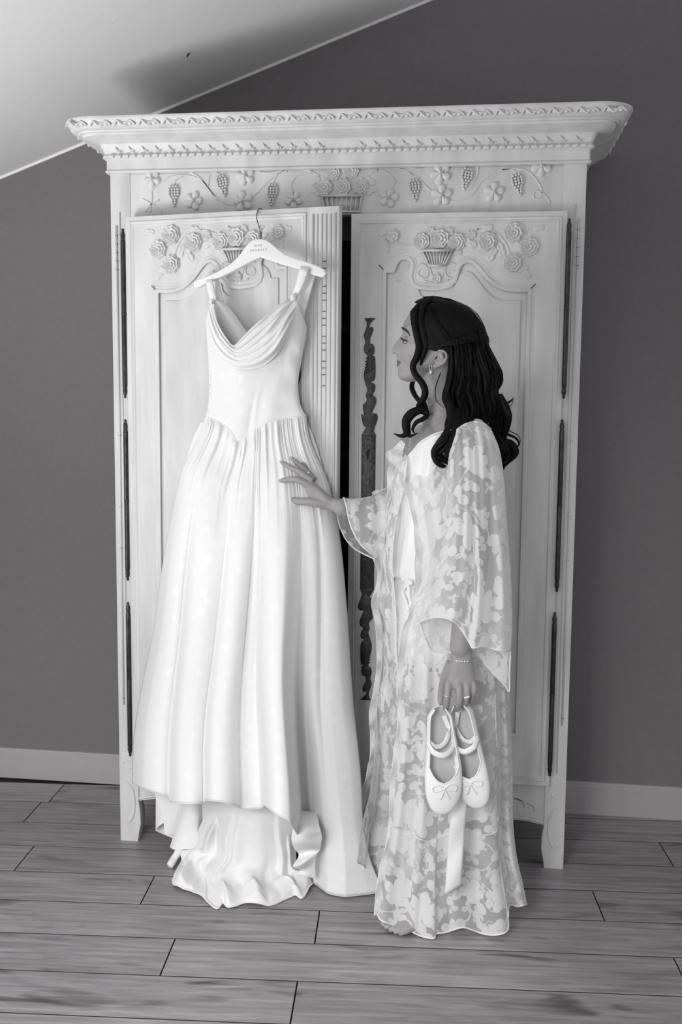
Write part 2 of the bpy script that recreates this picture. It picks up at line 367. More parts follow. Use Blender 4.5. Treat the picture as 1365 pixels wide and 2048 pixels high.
# ---- carving kit (flat relief, front = -y)
def relief(name, R, h, nt=30, nr=9):
    vs = [(0, -h(0, 0), 0)]; fs = []
    for j in range(1, nr + 1):
        r = j / nr
        for k in range(nt):
            th = 2 * pi * k / nt; rr = r * R(th); vs.append((rr * math.cos(th), -h(r, th) if j < nr else 0.0, rr * math.sin(th)))
    for k in range(nt): fs.append((0, 1 + k, 1 + (k + 1) % nt))
    for j in range(nr - 1):
        for k in range(nt): a = 1 + j * nt; fs.append((a + k, a + nt + k, a + nt + (k + 1) % nt, a + (k + 1) % nt))
    me = mesh(name, vs, fs, PWD); return shade_auto(me, 55)
def rose_h(r, th):
    p = (r * 3.1 + th / (2 * pi)) % 1.0
    return .0075 * (1 - .25 * r ** 2) * (.45 + .55 * p ** 1.2) if r < .97 else .003
ROSE = relief('rose', lambda t: .0255 * (1 + .07 * math.cos(8 * t)), rose_h, 40, 18)
ROSE_S = relief('rose', lambda t: .019 * (1 + .09 * math.cos(6 * t)), lambda r, t: .006 * (.5 + .5 * ((r * 2.3 + t / (2 * pi)) % 1)), 32, 12)
FLOWER = relief('flower', lambda t: .027 * (.52 + .48 * abs(math.cos(2.5 * t)) ** .55), lambda r, t: .0055 * (1 - .35 * r) * (.55 + .45 * abs(math.cos(2.5 * t))) + (.003 if r < .22 else 0), 60, 9)
LEAFM = relief('leaf', lambda t: .026 * (.36 + .64 * abs(math.cos(t)) ** 1.6), lambda r, t: .0045 * (1 - .5 * r) * (.5 + .5 * min(1, abs(math.sin(t)) * 3 * r + .15)), 40, 8)
def grapes():
    m = MB(); rows = [3, 4, 4, 4, 3, 2, 2, 1]; z = .030
    for i, c in enumerate(rows):
        for k in range(c): m.ball(((k - (c - 1) / 2) * .0092, -.001, z), .0050, 7, 5, (1, 1.1, 1))
        z -= .0084
    return m.me('grape_cluster', PWD)
GRAPE = grapes()
def basket_me(w0, w1, hh):
    m = MB(); m.add([(-w1, 0, 0), (w1, 0, 0), (w0, 0, -hh), (-w0, 0, -hh), (-w1, -.004, 0), (w1, -.004, 0), (w0, -.004, -hh), (-w0, -.004, -hh)], [(4, 5, 6, 7), (0, 1, 5, 4), (1, 2, 6, 5), (2, 3, 7, 6), (3, 0, 4, 7)])
    for k in range(9):
        a = -1 + 2 * k / 8; m.tube([(a * w1, -.005, 0), (a * w0, -.005, -hh)], .0026, 6)
    m.tube([(-w1 - .004, -.006, 0), (w1 + .004, -.006, 0)], .0042, 6); m.tube([(-w0 - .003, -.005, -hh), (w0 + .003, -.005, -hh)], .0035, 6)
    return m.me('basket', PWD)
def C(name, me, par, x, z, y=0.0, rot=0.0, s=1.0, sx=1.0):
    o = put(name, me, par, (x, y, z), (0, rot, 0)); o.scale = (s * sx, s * 1.7, s); return o
def vine(par, pts, r=.0026, y=0.0, name='carved_vine'):
    P = spline(pts, max(14, 8 * len(pts))); m = MB().tube([(p[0], y, p[1]) for p in P], r, 6); return put(name, m.me('vine', PWD), par)
# frieze carvings (frieze is at y=.002; parent origin = frieze object origin)
fo = Vector(frieze.location) + Vector(arm.location)     # zero
def FL(u, v): x, z = FX(u, v, .002); return (x - fo.x, z - fo.z)
FY = .002 - fo.y
for u, v, r, s in ((305, 358, .4, .95), (388, 402, 0, 1.0), (491, 352, .7, 1.05), (487, 403, 2.0, 1.1), (588, 400, .3, .95), (778, 396, 1.2, 1.05), (882, 347, .5, 1.1), (884, 391, 2.2, 1.1), (989, 385, 1, 1.05), (1084, 333, .4, 1.05)):
    x, z = FL(u, v); C('vine_leaf', FLOWER, frieze, x, z, FY, r, s * 1.08)
for u, v, r in ((348, 393, 0), (446, 373, -.22), (545, 391, .05), (830, 382, -.1), (933, 359, .2), (1037, 371, -.25)):
    x, z = FL(u, v); C('grape_cluster', GRAPE, frieze, x, z, FY, r, .95)
for u, v, s in ((667, 347, .85), (703, 342, .9), (650, 375, .95), (686, 374, 1.0), (721, 374, .95)):
    x, z = FL(u, v); C('rose', ROSE, frieze, x, z, FY, u, s)
for u, v, r in ((632, 383, .5), (630, 362, -.5), (741, 362, .5 + pi), (744, 381, -.5 + pi), (690, 333, 1.5)):
    x, z = FL(u, v); C('leaf', LEAFM, frieze, x, z, FY, r, .75)
x, z = FL(685, 393); C('basket', basket_me(.050, .058, .045), frieze, x, z, FY)
for pts in ([(640, 352), (610, 339), (575, 340), (545, 355), (515, 385), (487, 408)], [(487, 410), (455, 408), (428, 390), (405, 362), (380, 352), (350, 352), (325, 362), (306, 378), (304, 400), (300, 425)],
            [(378, 342), (400, 356), (420, 380), (435, 400)], [(348, 372), (352, 360), (365, 352)], [(446, 352), (430, 345), (420, 350), (416, 375)], [(545, 370), (555, 350), (575, 342)], [(588, 385), (583, 370), (595, 352), (625, 345)],
            [(500, 338), (530, 346), (560, 343), (600, 336), (640, 338)], [(285, 398), (303, 408), (320, 420), (322, 432)], [(290, 425), (300, 412), (318, 400)],
            [(735, 352), (765, 337), (800, 338), (830, 352), (860, 380), (884, 400)], [(884, 400), (915, 402), (945, 388), (965, 362), (990, 345), (1020, 338), (1050, 340), (1070, 356), (1084, 380), (1078, 398), (1068, 395), (1072, 382), (1090, 390), (1102, 408)],
            [(800, 333), (840, 338), (868, 332)], [(830, 362), (825, 350), (805, 342)], [(955, 325), (956, 345), (948, 365), (935, 385)], [(1037, 352), (1025, 340), (1005, 340)], [(782, 378), (790, 362), (775, 345), (755, 340)]):
    vine(frieze, [FL(*p) for p in pts], .0028, FY)

# ---- cornice swept round three sides with rounded front corners
def cornice_ring(p, z, n=7):
    x0, x1, yb = AX0 - p, AX1 + p, AD
    yf = -p; r = max(.004, min(.10, p * .75)); pts = [(x0, yb)]
    for k in range(n + 1): a = k / n * pi / 2; pts.append((x0 + r - r * math.cos(a), yf + r - r * math.sin(a)))
    for k in range(n + 1): a = k / n * pi / 2; pts.append((x1 - r + r * math.sin(a), yf + r - r * math.cos(a)))
    pts.append((x1, yb)); return [(x, y, z) for x, y in pts]
CP = [(.000, 2.078), (.012, 2.080), (.015, 2.086), (.012, 2.092), (.010, 2.094), (.010, 2.136), (.014, 2.139), (.020, 2.142), (.020, 2.152), (.014, 2.155), (.014, 2.160), (.026, 2.195), (.028, 2.200), (.036, 2.203),
      (.050, 2.209), (.066, 2.217), (.074, 2.220), (.075, 2.229), (.084, 2.231), (.086, 2.236), (.094, 2.238), (.102, 2.244), (.106, 2.252), (.108, 2.262), (.113, 2.270), (.118, 2.276), (.117, 2.284), (.106, 2.290), (.06, 2.292), (.0, 2.292)]
ZC = lambda z: 2.086 + (z - 2.086) * CORN_S
CORN_S = .66
rings = [cornice_ring(p, ZC(z)) for p, z in CP]; nk = len(rings[0])
vs = [q for rg in rings for q in rg]; fs = [(j * nk + i, j * nk + i + 1, (j + 1) * nk + i + 1, (j + 1) * nk + i) for j in range(len(rings) - 1) for i in range(nk - 1)]
fs += [tuple(j * nk + nk - 1 for j in range(len(rings))), tuple(j * nk for j in range(len(rings)))[::-1]]
m = MB().add(vs, fs).me('cornice', PWD); shade_auto(m, 28)
cornice = A('cornice', m)
A('top_board', MB().box((AX0 + .01, .01, 2.06), (AX1 - .01, AD - .01, ZC(2.29))).me('top', PWD), cornice)
dm = MB().box((-.0075, -.006, -.004), (.0075, .004, .004), .001).me('dentil', PWD)
nd_ = 62
for k in range(nd_):
    A('dentil', dm, cornice, loc=(AX0 + .0 + (k + .5) * (AX1 - AX0) / nd_, -.019, ZC(2.147)))
# sprig ornaments on the sloping fascia
sm = MB(); sm.tube([(-.006, -.002, .010), (-.002, -.003, 0), (.003, -.002, -.008)], [.0014, .0024, .001], 6); sm.ball((.007, -.001, -.008), .003, 7, 5)
sm = sm.me('sprig', PWD)
for k in range(34):
    x = AX0 + .03 + k * (AX1 - AX0 - .06) / 33
    if abs(x - FX(686, 262, -.02)[0]) > .035: A('sprig', sm, cornice, loc=(x, -.0215, ZC(2.177)))
hx_, hz_ = FX(686, 263, -.02)
A('carved_heart', MB().tube(spline([(hx_, -.022, hz_ - .014), (hx_ - .022, -.024, hz_ + .006), (hx_ - .020, -.025, hz_ + .016), (hx_ - .004, -.025, hz_ + .012), (hx_, -.024, hz_ + .004), (hx_ + .004, -.025, hz_ + .012), (hx_ + .020, -.025, hz_ + .016), (hx_ + .022, -.024, hz_ + .006), (hx_, -.022, hz_ - .014)], 40), .0022, 6).me('heart', PWD), cornice)
# leaf carving along the top ogee band
lm = MB()
for k in range(3):
    lm.ball((-.014 + .014 * k, 0, .001 * (-1) ** k), .0086, 8, 6, (1.15, .8, .8))
lm.tube(spline([(-.032, -.002, -.006), (-.022, -.005, .007), (-.004, -.006, -.007), (.014, -.005, .007), (.030, -.002, -.004)], 18), .0030, 6)
lm = lm.me('carved_leaf', PWD)
for k in range(22):
    x = AX0 - .06 + k * (AX1 - AX0 + .12) / 21
    o = A('carved_leaf', lm, cornice, loc=(x, -.1065, ZC(2.254)))
for s in (0, 1):
    for k in range(5):
        o = A('carved_leaf', lm, cornice, loc=((AX1 + .1000) if s else (AX0 - .1000), .02 + .08 * k, ZC(2.254)), rot=(0, 0, pi / 2 if s else -pi / 2))
# dark paint-line cracks along the cornice steps
for (u0, v0, u1, v1, yy) in ((275, 245, 425, 237, -.088), (520, 236, 700, 231, -.088), (212, 268, 280, 265, -.03), (380, 263, 470, 261, -.03), (800, 248, 930, 243, -.03)):
    a, b = at(u0, v0, yy - .004), at(u1, v1, yy - .004)
    A('paint_crack', MB().tube([a, b], .0008, 5).me('crack', 'crack'), cornice)

# ---- doors
DT = .024
RD_W = 0.612; LD_W = 0.668; DH = ZDT - ZDB - .006
LA = math.radians(10.0)
LH = Vector((AX0 + SW + .002, -.012, ZDB + .003))            # left hinge
RH = Vector((AX1 - SW + .008, -.004, ZDB + .003))            # right hinge
def ld(u, v):      # pixel -> left-door local (x, z) on its front
    n_ = np.array([-math.sin(LA), -math.cos(LA), 0.0]); e_ = np.array([math.cos(LA), -math.sin(LA), 0.0]); p0 = np.array(LH) + n_ * DT
    k = ray(u, v); P = CC + k * (((p0 - CC) @ n_) / (k @ n_)); return ((P - np.array(LH)) @ e_, P[2] - LH.z)
def rd(u, v):      # pixel -> right-door local, measured leftwards from its hinge edge
    P = at(u, v, RH.y - DT); return (RH.x - P[0], P[2] - RH.z)
rd_arch_px = [(767, 539), (785, 539), (789, 528), (795, 519), (803, 513.5), (812, 512), (821, 515), (827, 522), (829.5, 533), (826, 546), (825, 556), (829, 566), (838, 572), (850, 573), (870, 575), (886, 573), (899, 569), (908, 560), (912, 547), (915, 534), (923, 524), (936, 518), (948, 521), (958, 530), (977, 553), (990, 564), (1003, 572), (1018, 576.5), (1034, 577.5), (1063, 577)]
rd_arch = [rd(*p) for p in rd_arch_px]                         # x from hinge edge, z
ax0, ax1 = rd_arch[-1][0], rd_arch[0][0]
zb_panel = rd(1034, 1472)[1]
def build_door(side, Wd, arch, panel_x0, panel_x1, loc, rotz, xs):
    """local: x runs from hinge (0) to free edge; xs=+1 (left door) or -1 mirrors for the right door; front at y=-DT."""
    def X(lst): return [(xs * x, z) for x, z in lst]
    outer = [(0.0015, 0), (panel_x1 + .07 if side < 0 else Wd, 0), (panel_x1 + .07 if side < 0 else Wd, DH), (.0015, DH)]
    Wf = outer[1][0]
    hole = [(panel_x0, zb_panel)] + arch[::-1] + [(panel_x1, zb_panel)] if False else arch + [(panel_x0, zb_panel), (panel_x1, zb_panel)]
    fr = curve_fill([X(outer), X(hole)], DT - .003, .0015, 'door')
    d = put('door', fr, arm, loc - arm.location, (0, 0, rotz))
    def D(name, me, **kw): return put(name, me, d, **kw)
    px = [panel_x0 - .012, panel_x1 + .012]
    zt = max(z for x, z in arch) + .012
    x0_, x1_ = sorted((xs * px[0], xs * px[1]))
    D('panel', MB().box((x0_, -.019, zb_panel - .012), (x1_, -.001, zt)).me('panel', PWD, False))
    # raised field of the panel
    cx_ = (panel_x0 + panel_x1) / 2; zmid = min(z for x, z in arch)
    fld = [(cx_ + (x - cx_) * .86, z - .035) for x, z in arch] + [(panel_x0 + .032, zb_panel + .035), (panel_x1 - .032, zb_panel + .035)]
    D('raised_field', curve_fill([X(fld)], .0015, .0015, 'raised_field'), loc=(0, -.0188, 0))
    prof = [(-.010, 0), (-.009, .003), (-.004, .0045), (.001, .0035), (.003, .0008), (.006, .0020), (.010, .0004), (.011, -.006)]
    prof = [(-a * (1 if xs > 0 else -1), b) for a, b in prof]
    D('arch_moulding', sweep_profile(X(hole), prof, True, 'arch_moulding', PWD), loc=(0, -DT, 0))
    b = .020
    rect = [(b, b), (Wf - b, b), (Wf - b, DH - b), (b, DH - b)]
    D('border_moulding', sweep_profile(X(rect), [(-.008, 0), (-.006, .004), (-.003, .0045), (0, .002), (.003, .0035), (.006, .002), (.008, 0)], True, 'border_moulding', PWD), loc=(0, -DT, 0))
    # carving over the arch, positions taken on the right door and mirrored for the left
    def T(u, v):
        x, z = rd(u, v); f = (x - ax0) / (ax1 - ax0); return (xs * (panel_x0 + f * (panel_x1 - panel_x0)), z + dz_)
    dz_ = arch[0][1] - rd_arch[0][1]
    for u, v, s in ((843, 483, .95), (879, 478, 1.1), (913, 485, 1.0), (975, 484, 1.05), (1028, 466, 1.1), (1058, 494, 1.05), (1026, 526, 1.05)):
        x, z = T(u, v); C('rose', ROSE, d, x, z, -DT, u * .7, s)
    for u, v, s in ((786, 472, 1.0), (862, 464, .7), (898, 464, .7), (944, 470, .7), (874, 558, .75)):
        x, z = T(u, v); C('rose', ROSE_S, d, x, z, -DT, u, s)
    for u, v, r, s in ((768, 466, .3, .6), (940, 486, -.5, .9), (985, 508, 1.1, .9), (1003, 500, 1.9, .8), (1045, 468, .2, .6), (1079, 456, .1, .6), (1046, 537, .4, .7), (1055, 548, -.7, .6), (975, 456, .1, .7), (846, 500, .2, .6), (915, 506, .1, .6)):
        x, z = T(u, v); C('leaf', LEAFM, d, x, z, -DT, r * xs, s)
    x, z = T(875, 502); C('basket', basket_me(.022, .042, .042), d, x, z, -DT)
    for pts in ([(938, 462), (965, 458), (990, 464), (1007, 480), (1018, 502), (1022, 520)], [(955, 458), (985, 470), (1004, 492), (1012, 515)], [(940, 462), (920, 470)], [(1030, 478), (1045, 500), (1035, 515)],
                [(836, 530), (845, 528), (856, 536), (856, 551), (846, 556), (836, 548), (840, 540)], [(912, 530), (903, 526), (892, 534), (892, 550), (902, 556), (911, 548), (906, 540)],
                [(858, 530), (866, 552), (884, 552), (890, 530)], [(790, 480), (800, 488), (815, 490), (830, 488)], [(850, 562), (874, 568), (898, 560)], [(770, 478), (778, 490), (776, 505)]):
        vine(d, [T(*p) for p in pts], .003, -DT)
    # cracked mitre joints at the panel corners
    for (ex, ez), sg in ((arch[0], 1), (arch[-1], -1)):
        a = np.array([xs * ex, ez]); b_ = a + np.array([xs * sg * .012, .012])
        D('mitre_crack', MB().tube([(a[0], -DT - .0048, a[1]), (b_[0], -DT - .0048, b_[1])], .0012, 5).me('crack', 'crack'))
    return d, D, X, Wf
# right door
rdoor, RDf, RX, RWf = build_door(1, RD_W, [(x, z) for x, z in rd_arch], ax0, ax1, RH, 0.0, -1)
# left door: same pattern mirrored into its own panel
lx0, lz0 = ld(312, 589); lx1, lz1 = ld(575, 541)
larch = [(lx0 + (x - ax0) / (ax1 - ax0) * (lx1 - lx0), z) for x, z in rd_arch]
ldoor, LDf, LX, LWf = build_door(-1, LD_W, larch, lx0, lx1, LH, -LA, 1)
# reeded astragal on the left door's free edge
as0 = LWf + .001; aw = LD_W - as0
ast = LDf('astragal', MB().box((as0, -DT - .008, 0), (LD_W, -.001, DH), .0015).me('astragal', PWD))
for k in range(6):
    x = as0 + aw * (.10 + .155 * k); put('reed', MB().tube([(x, -DT - .0082, .02), (x, -DT - .0082, DH - .02)], .0040 if k in (0, 5) else .0026, 8).me('reed', PWD), ldoor)
for k in range(16):
    zz = DH - .15 - .023 * k + .004 * (k % 3); put('paint_chip', MB().box((as0 + aw * .45, -DT - .0125, zz), (as0 + aw * .58, -DT - .010, zz + .0014)).me('chip', 'crack'), ldoor)
# iron lock strips
def strip_outline():
    # half outlines of one ornate end, (dx, dz) from plate end upward; scale in metres
    px = [(738, 870)]
    R_ = [(752, 871), (748, 860), (755, 838), (753, 828), (744, 826), (752, 806), (751, 795), (745, 790), (749, 782), (750, 770), (741, 764), (750, 756), (750, 716), (744, 712), (749, 702), (747, 690), (741, 688), (740, 678), (746, 662), (745, 655), (738, 656), (742, 645), (750, 637)]
    L_ = [(731, 637), (735, 646), (734, 656), (731, 664), (729, 672), (732, 684), (729, 696), (731, 706), (736, 712), (730, 742), (729, 755), (733, 770), (736, 780), (733, 790), (735, 800), (730, 808), (727, 812), (729, 832), (724, 830), (728, 850), (733, 855), (724, 871)]
    return R_ + L_
SO = strip_outline()
def lock_strip(Dput, tf, bot=True):
    up = [tf(u, v) for u, v in np.r_[spline(SO[:23], 80), spline(SO[23:], 80)]]
    hs = curve_fill([up[::-1]], .003, .001, 'handle_plate', 'iron'); zc0 = sum(p[0] for p in up) / len(up)
    z_lo = tf(738, 1178)[1]; z_hi = tf(738, 871)[1]; mid = tf(738, 871)[0]; wd = abs(tf(752, 871)[0] - tf(724, 871)[0]) / 2
    pl = Dput('handle_plate', MB().box((mid - wd, -.0045, z_lo), (mid + wd, 0, z_hi), .001).me('handle_plate', 'iron'), loc=(0, -DT, 0))
    o = Dput('ornate_strap', hs, loc=(0, -DT, 0))
    zm = (z_lo + z_hi) / 2
    me2 = hs.copy(); co = np.empty(len(me2.vertices) * 3, np.float32); me2.vertices.foreach_get('co', co); co = co.reshape(-1, 3)
    co[:, 2] = 2 * zm - co[:, 2]; co[:, 0] = 2 * mid - co[:, 0]; me2.vertices.foreach_set('co', co.ravel()); me2.update()
    Dput('ornate_strap', me2, loc=(0, -DT, 0))
    for (u, v) in ((740, 701), (741, 790), (740, 641)):
        x, z = tf(u, v); b_ = MB().ball((x, -.004, z), .0045, 10, 6, (1, .6, 1)); Dput('rivet', b_.me('rivet', 'dark_iron'), loc=(0, -DT, 0)); b2 = MB().ball((2 * mid - x, -.004, 2 * zm - z), .0045, 10, 6, (1, .6, 1)); Dput('rivet', b2.me('rivet', 'dark_iron'), loc=(0, -DT, 0))
    for k in range(6):
        x0, z0 = tf(732, 740 - 6 * k + 8); x1, z1 = tf(749, 740 - 6 * k - 4)
        Dput('twist_ridge', MB().tube([(x0, -.0045, z0), (x1, -.0045, z1)], .0016, 5).me('ridge', 'dark_iron'), loc=(0, -DT, 0))
        Dput('twist_ridge', MB().tube([(2 * mid - x0, -.0045, 2 * zm - z0), (2 * mid - x1, -.0045, 2 * zm - z1)], .0016, 5).me('ridge', 'dark_iron'), loc=(0, -DT, 0))
    for v in (900, 1150):
        x, z = tf(738, v); Dput('rivet', MB().ball((x, -.0045, z), .004, 8, 6, (1, .6, 1)).me('rivet', 'dark_iron'), loc=(0, -DT, 0))
    x, z = tf(736, 910); Dput('keyhole', MB().tube([(x, -.0047, z + .012), (x, -.0047, z - .012)], [.0045, .002], 8, flat=((0, 1, 0), .2)).me('keyhole', 'crack'), loc=(0, -DT, 0))
lock_strip(RDf, lambda u, v: (-rd(u, v)[0], rd(u, v)[1]))
lm_c = ld(593, 760)[0]; rm_c = rd(738, 760)[0]
lock_strip(LDf, lambda u, v: (lm_c - (rm_c - rd(u, v)[0]), rd(u, v)[1]))
# six pin hinges
def hinge(u, v0, v1, side):
    zt = at(u, v0, -.02)[2]; zb = at(u, v1, -.02)[2]; L = zt - zb
    pr = [(.001, 0), (.0045, .004), (.0035, .009), (.0055, .014), (.007, .022), (.0055, .031), (.0065, .035), (.0072, .040), (.0072, L * .5 - .002), (.0066, L * .5), (.0072, L * .5 + .002), (.0072, L - .040), (.0065, L - .035), (.0055, L - .031), (.007, L - .022), (.0055, L - .014), (.0035, L - .009), (.0045, L - .004), (.001, L)]
    x = at(u, (v0 + v1) / 2, -.02)[0]
    h = A('hinge', MB().lathe(pr, 12).me('hinge', 'dark_iron'), loc=(x, -.034 if side < 0 else -.034, zb))
    put('knuckle', MB().lathe([(.0078, -.003), (.0082, 0), (.0078, .003)], 12).me('knuckle', 'iron'), h, (0, 0, L / 2))
for u, v0, v1 in ((251.5, 458, 797), (256.5, 838, 1160), (261.5, 1202, 1510)): hinge(u, v0, v1, -1)
for u, v0, v1 in ((1133, 438, 798), (1119, 838, 1183), (1104.5, 1222, 1550)): hinge(u, v0, v1, 1)
# ------------------------------------------------------------------ hanger and dress, hanging on the open door
def satin(name, v, rough, brocade=0.0, sheen=0.15, sss=0.0):
    m, ns, ls, b = new_mat(name)
    b.inputs['Roughness'].default_value = rough; b.inputs['Base Color'].default_value = g(v); b.inputs['Sheen Weight'].default_value = sheen
    tc = nd(ns, 'ShaderNodeTexCoord')
    if brocade:
        vo = nd(ns, 'ShaderNodeTexVoronoi', i_Scale=26.0, i_Randomness=.9); ls.new(tc.outputs['Object'], vo.inputs['Vector'])
        n = nd(ns, 'ShaderNodeTexNoise', i_Scale=55.0, i_Detail=3.0); ls.new(tc.outputs['Object'], n.inputs['Vector'])
        ad = nd(ns, 'ShaderNodeMath', operation='ADD'); ls.new(vo.outputs['Distance'], ad.inputs[0]); ls.new(n.outputs['Fac'], ad.inputs[1])
        r = nd(ns, 'ShaderNodeMapRange'); r.inputs['From Min'].default_value = .72; r.inputs['From Max'].default_value = .82
        r.inputs['To Min'].default_value = rough - .06; r.inputs['To Max'].default_value = rough + .22; ls.new(ad.outputs[0], r.inputs['Value']); ls.new(r.outputs[0], b.inputs['Roughness'])
        r2 = nd(ns, 'ShaderNodeMapRange'); r2.inputs['From Min'].default_value = .72; r2.inputs['From Max'].default_value = .82
        r2.inputs['To Min'].default_value = v; r2.inputs['To Max'].default_value = v * (1 - brocade); ls.new(ad.outputs[0], r2.inputs['Value'])
        cc = nd(ns, 'ShaderNodeCombineColor')
        for i in range(3): ls.new(r2.outputs[0], cc.inputs[i])
        ls.new(cc.outputs[0], b.inputs['Base Color'])
        bp = nd(ns, 'ShaderNodeBump', i_Strength=.10, i_Distance=.002); ls.new(ad.outputs[0], bp.inputs['Height']); ls.new(bp.outputs[0], b.inputs['Normal'])
    return m
satin('brocade', 0.87, 0.5, 0.03)
satin('bodice_satin', 0.83, 0.5, 0.03)
satin('lining_satin', 0.84, 0.5)
n_d = np.array([-math.sin(LA), -math.cos(LA), 0.0]); e_d = np.array([math.cos(LA), -math.sin(LA), 0.0]); LHn = np.array(LH)
def dpl(u, v, off):      # pixel -> world point on the plane lying `off` in front of the left door's face
    p0 = LHn + n_d * (DT + off); k = ray(u, v); return CC + k * (((p0 - CC) @ n_d) / (k @ n_d))
def dloc(P): d = P - LHn; return (d @ e_d, -(d @ n_d), d[2])     # world -> door-local
# hanger
OFFH = .045
hp = [(393, 565), (408, 559), (422.5, 554.5), (443, 544), (465, 531), (477, 520), (486, 510), (493, 499), (501, 489.5), (511, 483), (523, 481), (535, 483.5), (545, 490), (556, 500), (571, 511), (592, 520), (622, 529), (640, 536), (650, 542), (653, 548), (649, 553), (640, 552), (631, 549), (605, 538), (571, 529), (548, 521), (529, 515), (524, 513), (507, 520.5), (486, 532), (465, 543), (446, 552), (427, 561), (410, 568), (398, 574), (393, 574)]
hl = [dloc(dpl(u, v, OFFH)) for u, v in hp]
hc = dpl(522, 500, OFFH)
hang = root('coat_hanger', 'white wooden hanger with small grey lettering, hooked over the top of the open armoire door', 'hanger', tuple(hc), (0, 0, -LA))
hcl = np.array(dloc(hc))
body = put('hanger_body', curve_fill([[(p[0] - hcl[0], p[2] - hcl[2]) for p in hl][::-1]], .012, .003, 'hanger_body', 'hanger_white', 3), hang, (0, .006, 0))
def HL(u, v, off): return np.array(dloc(dpl(u, v, off))) - hcl
zt_ = DH + .0035; dtop = LHn[2] + zt_
hx2 = HL(516, 424, OFFH); top_l = DH - hcl[2]
hook = [HL(521, 483, OFFH), HL(521, 463, OFFH), HL(516.5, 447, OFFH - .002), HL(513.3, 436, OFFH - .012)]
hk = HL(514.5, 428, .006)
hook += [np.array([hk[0], -.0 - hcl[1] - DT - .008, top_l - .012]), np.array([hk[0] + .003, -hcl[1] - DT - .001, top_l + .0035]), np.array([hk[0] + .006, -hcl[1] - DT * .5, top_l + .006]), np.array([hk[0] + .008, -hcl[1] + .003, top_l + .002]), np.array([hk[0] + .009, -hcl[1] + .004, top_l - .010])]
put('hook', MB().tube(spline(hook, 40), .0017, 8).me('hook', 'wire'), hang)
put('hook_stem', MB().tube([HL(524, 483, OFFH), HL(523.5, 464, OFFH)], .0015, 8).me('stem', 'wire'), hang)
put('hanging_loop', MB().tube(spline([HL(526, 483, OFFH + .004), HL(531, 475, OFFH + .006), HL(537, 468, OFFH + .005), HL(530, 465.5, OFFH + .004), HL(524, 463, OFFH + .004), HL(527, 457, OFFH + .003), HL(529, 452.5, OFFH), HL(525, 451, OFFH), HL(521, 452, OFFH), HL(523, 457, OFFH + .003), HL(523, 463, OFFH + .003)], 50), .0008, 6).me('loop', 'wire'), hang)
def text_me(s, size, mat, spacing=1.25):
    cu = bpy.data.curves.new('lettering', 'FONT'); cu.body = s; cu.size = size; cu.align_x = 'CENTER'; cu.space_character = spacing; cu.extrude = .0002
    o = bpy.data.objects.new('lettering', cu); COL.objects.link(o); dg = bpy.context.evaluated_depsgraph_get(); dg.update()
    me = bpy.data.meshes.new_from_object(o.evaluated_get(dg)); bpy.data.objects.remove(o); bpy.data.curves.remove(cu)
    me.materials.clear(); me.materials.append(MATS[mat]); return me
for s, (u, v), sz in (('RIME', (520, 494.5), .0085), ('ARODAKY', (520.5, 503.2), .0082)):
    p = HL(u, v, OFFH); put('lettering', text_me(s, sz, 'ink', 1.5), body, (p[0], -.0182, p[2]), (pi / 2, math.radians(-1.5), 0))

# --- dress
dress = root('wedding_dress', 'long white satin wedding gown with cowl neck and train, hanging on the hanger', 'dress', tuple(dpl(510, 600, .04)))
def DR(name, me, par=None): return put(name, me, par or dress, world=True)
def resample(pts, n):
    P = np.asarray(pts, float); d = np.r_[0, np.cumsum(np.linalg.norm(np.diff(P, axis=0), axis=1))]; t = np.linspace(0, d[-1], n)
    return np.stack([np.interp(t, d, P[:, k]) for k in range(P.shape[1])], 1)
def rs(pts, n): return resample(spline(pts, 200), n)
def coons(top, bot, lef, rig, nu, nv):
    T, B = rs(top, nu), rs(bot, nu); L, R = rs(lef, nv), rs(rig, nv)
    u = np.linspace(0, 1, nu)[None, :, None]; v = np.linspace(0, 1, nv)[:, None, None]
    T, B = T[None], B[None]; L, R = L[:, None], R[:, None]
    return (1 - v) * T + v * B + (1 - u) * L + u * R - ((1 - u) * (1 - v) * T[:, :1] + u * (1 - v) * T[:, -1:] + (1 - u) * v * B[:, :1] + u * v * B[:, -1:])
def sheet(name, P, mat, thick=.0):
    """P: (nv, nu, 3) world points -> mesh"""
    nv, nu = P.shape[:2]; return mesh(name, P.reshape(-1, 3), grid_faces(nu, nv), mat)
def lift(px, off): return np.array([[dpl(px[j, i, 0], px[j, i, 1], off[j, i]) for i in range(px.shape[1])] for j in range(px.shape[0])])
def sst(a, b, x): t = np.clip((np.asarray(x, float) - a) / (b - a), 0, 1); return t * t * (3 - 2 * t)
def vrow(v): return v
# bodice shell
b_top = [(412, 640), (421, 618), (432, 640), (450, 672), (472, 702), (500, 700), (540, 660), (572, 622), (590, 602), (603, 626), (613.5, 651)]
b_bot = [(411, 834), (425, 838), (444, 848), (462, 864), (478, 884), (497, 868), (520, 853), (545, 842), (580, 836), (612, 832)]
b_l = [(412, 640), (413, 660), (417, 720), (419, 780), (416, 815), (411, 834)]
b_r = [(613.5, 651), (613, 668), (604, 718), (597, 765), (600, 805), (612, 832)]
nu, nv = 70, 56
P2 = coons(b_top, b_bot, b_l, b_r, nu, nv)
U = np.linspace(-1, 1, nu)[None, :]; V = np.linspace(0, 1, nv)[:, None]
off = .022 + (.062 - .018 * sst(.15, .75, V)) * np.sqrt(np.clip(1 - U ** 2 * .985, 0, 1))
off += .010 * np.exp(-((U + .38) / .22) ** 2 - ((V - .15) / .2) ** 2) + .012 * np.exp(-((U - .45) / .22) ** 2 - ((V - .18) / .2) ** 2)
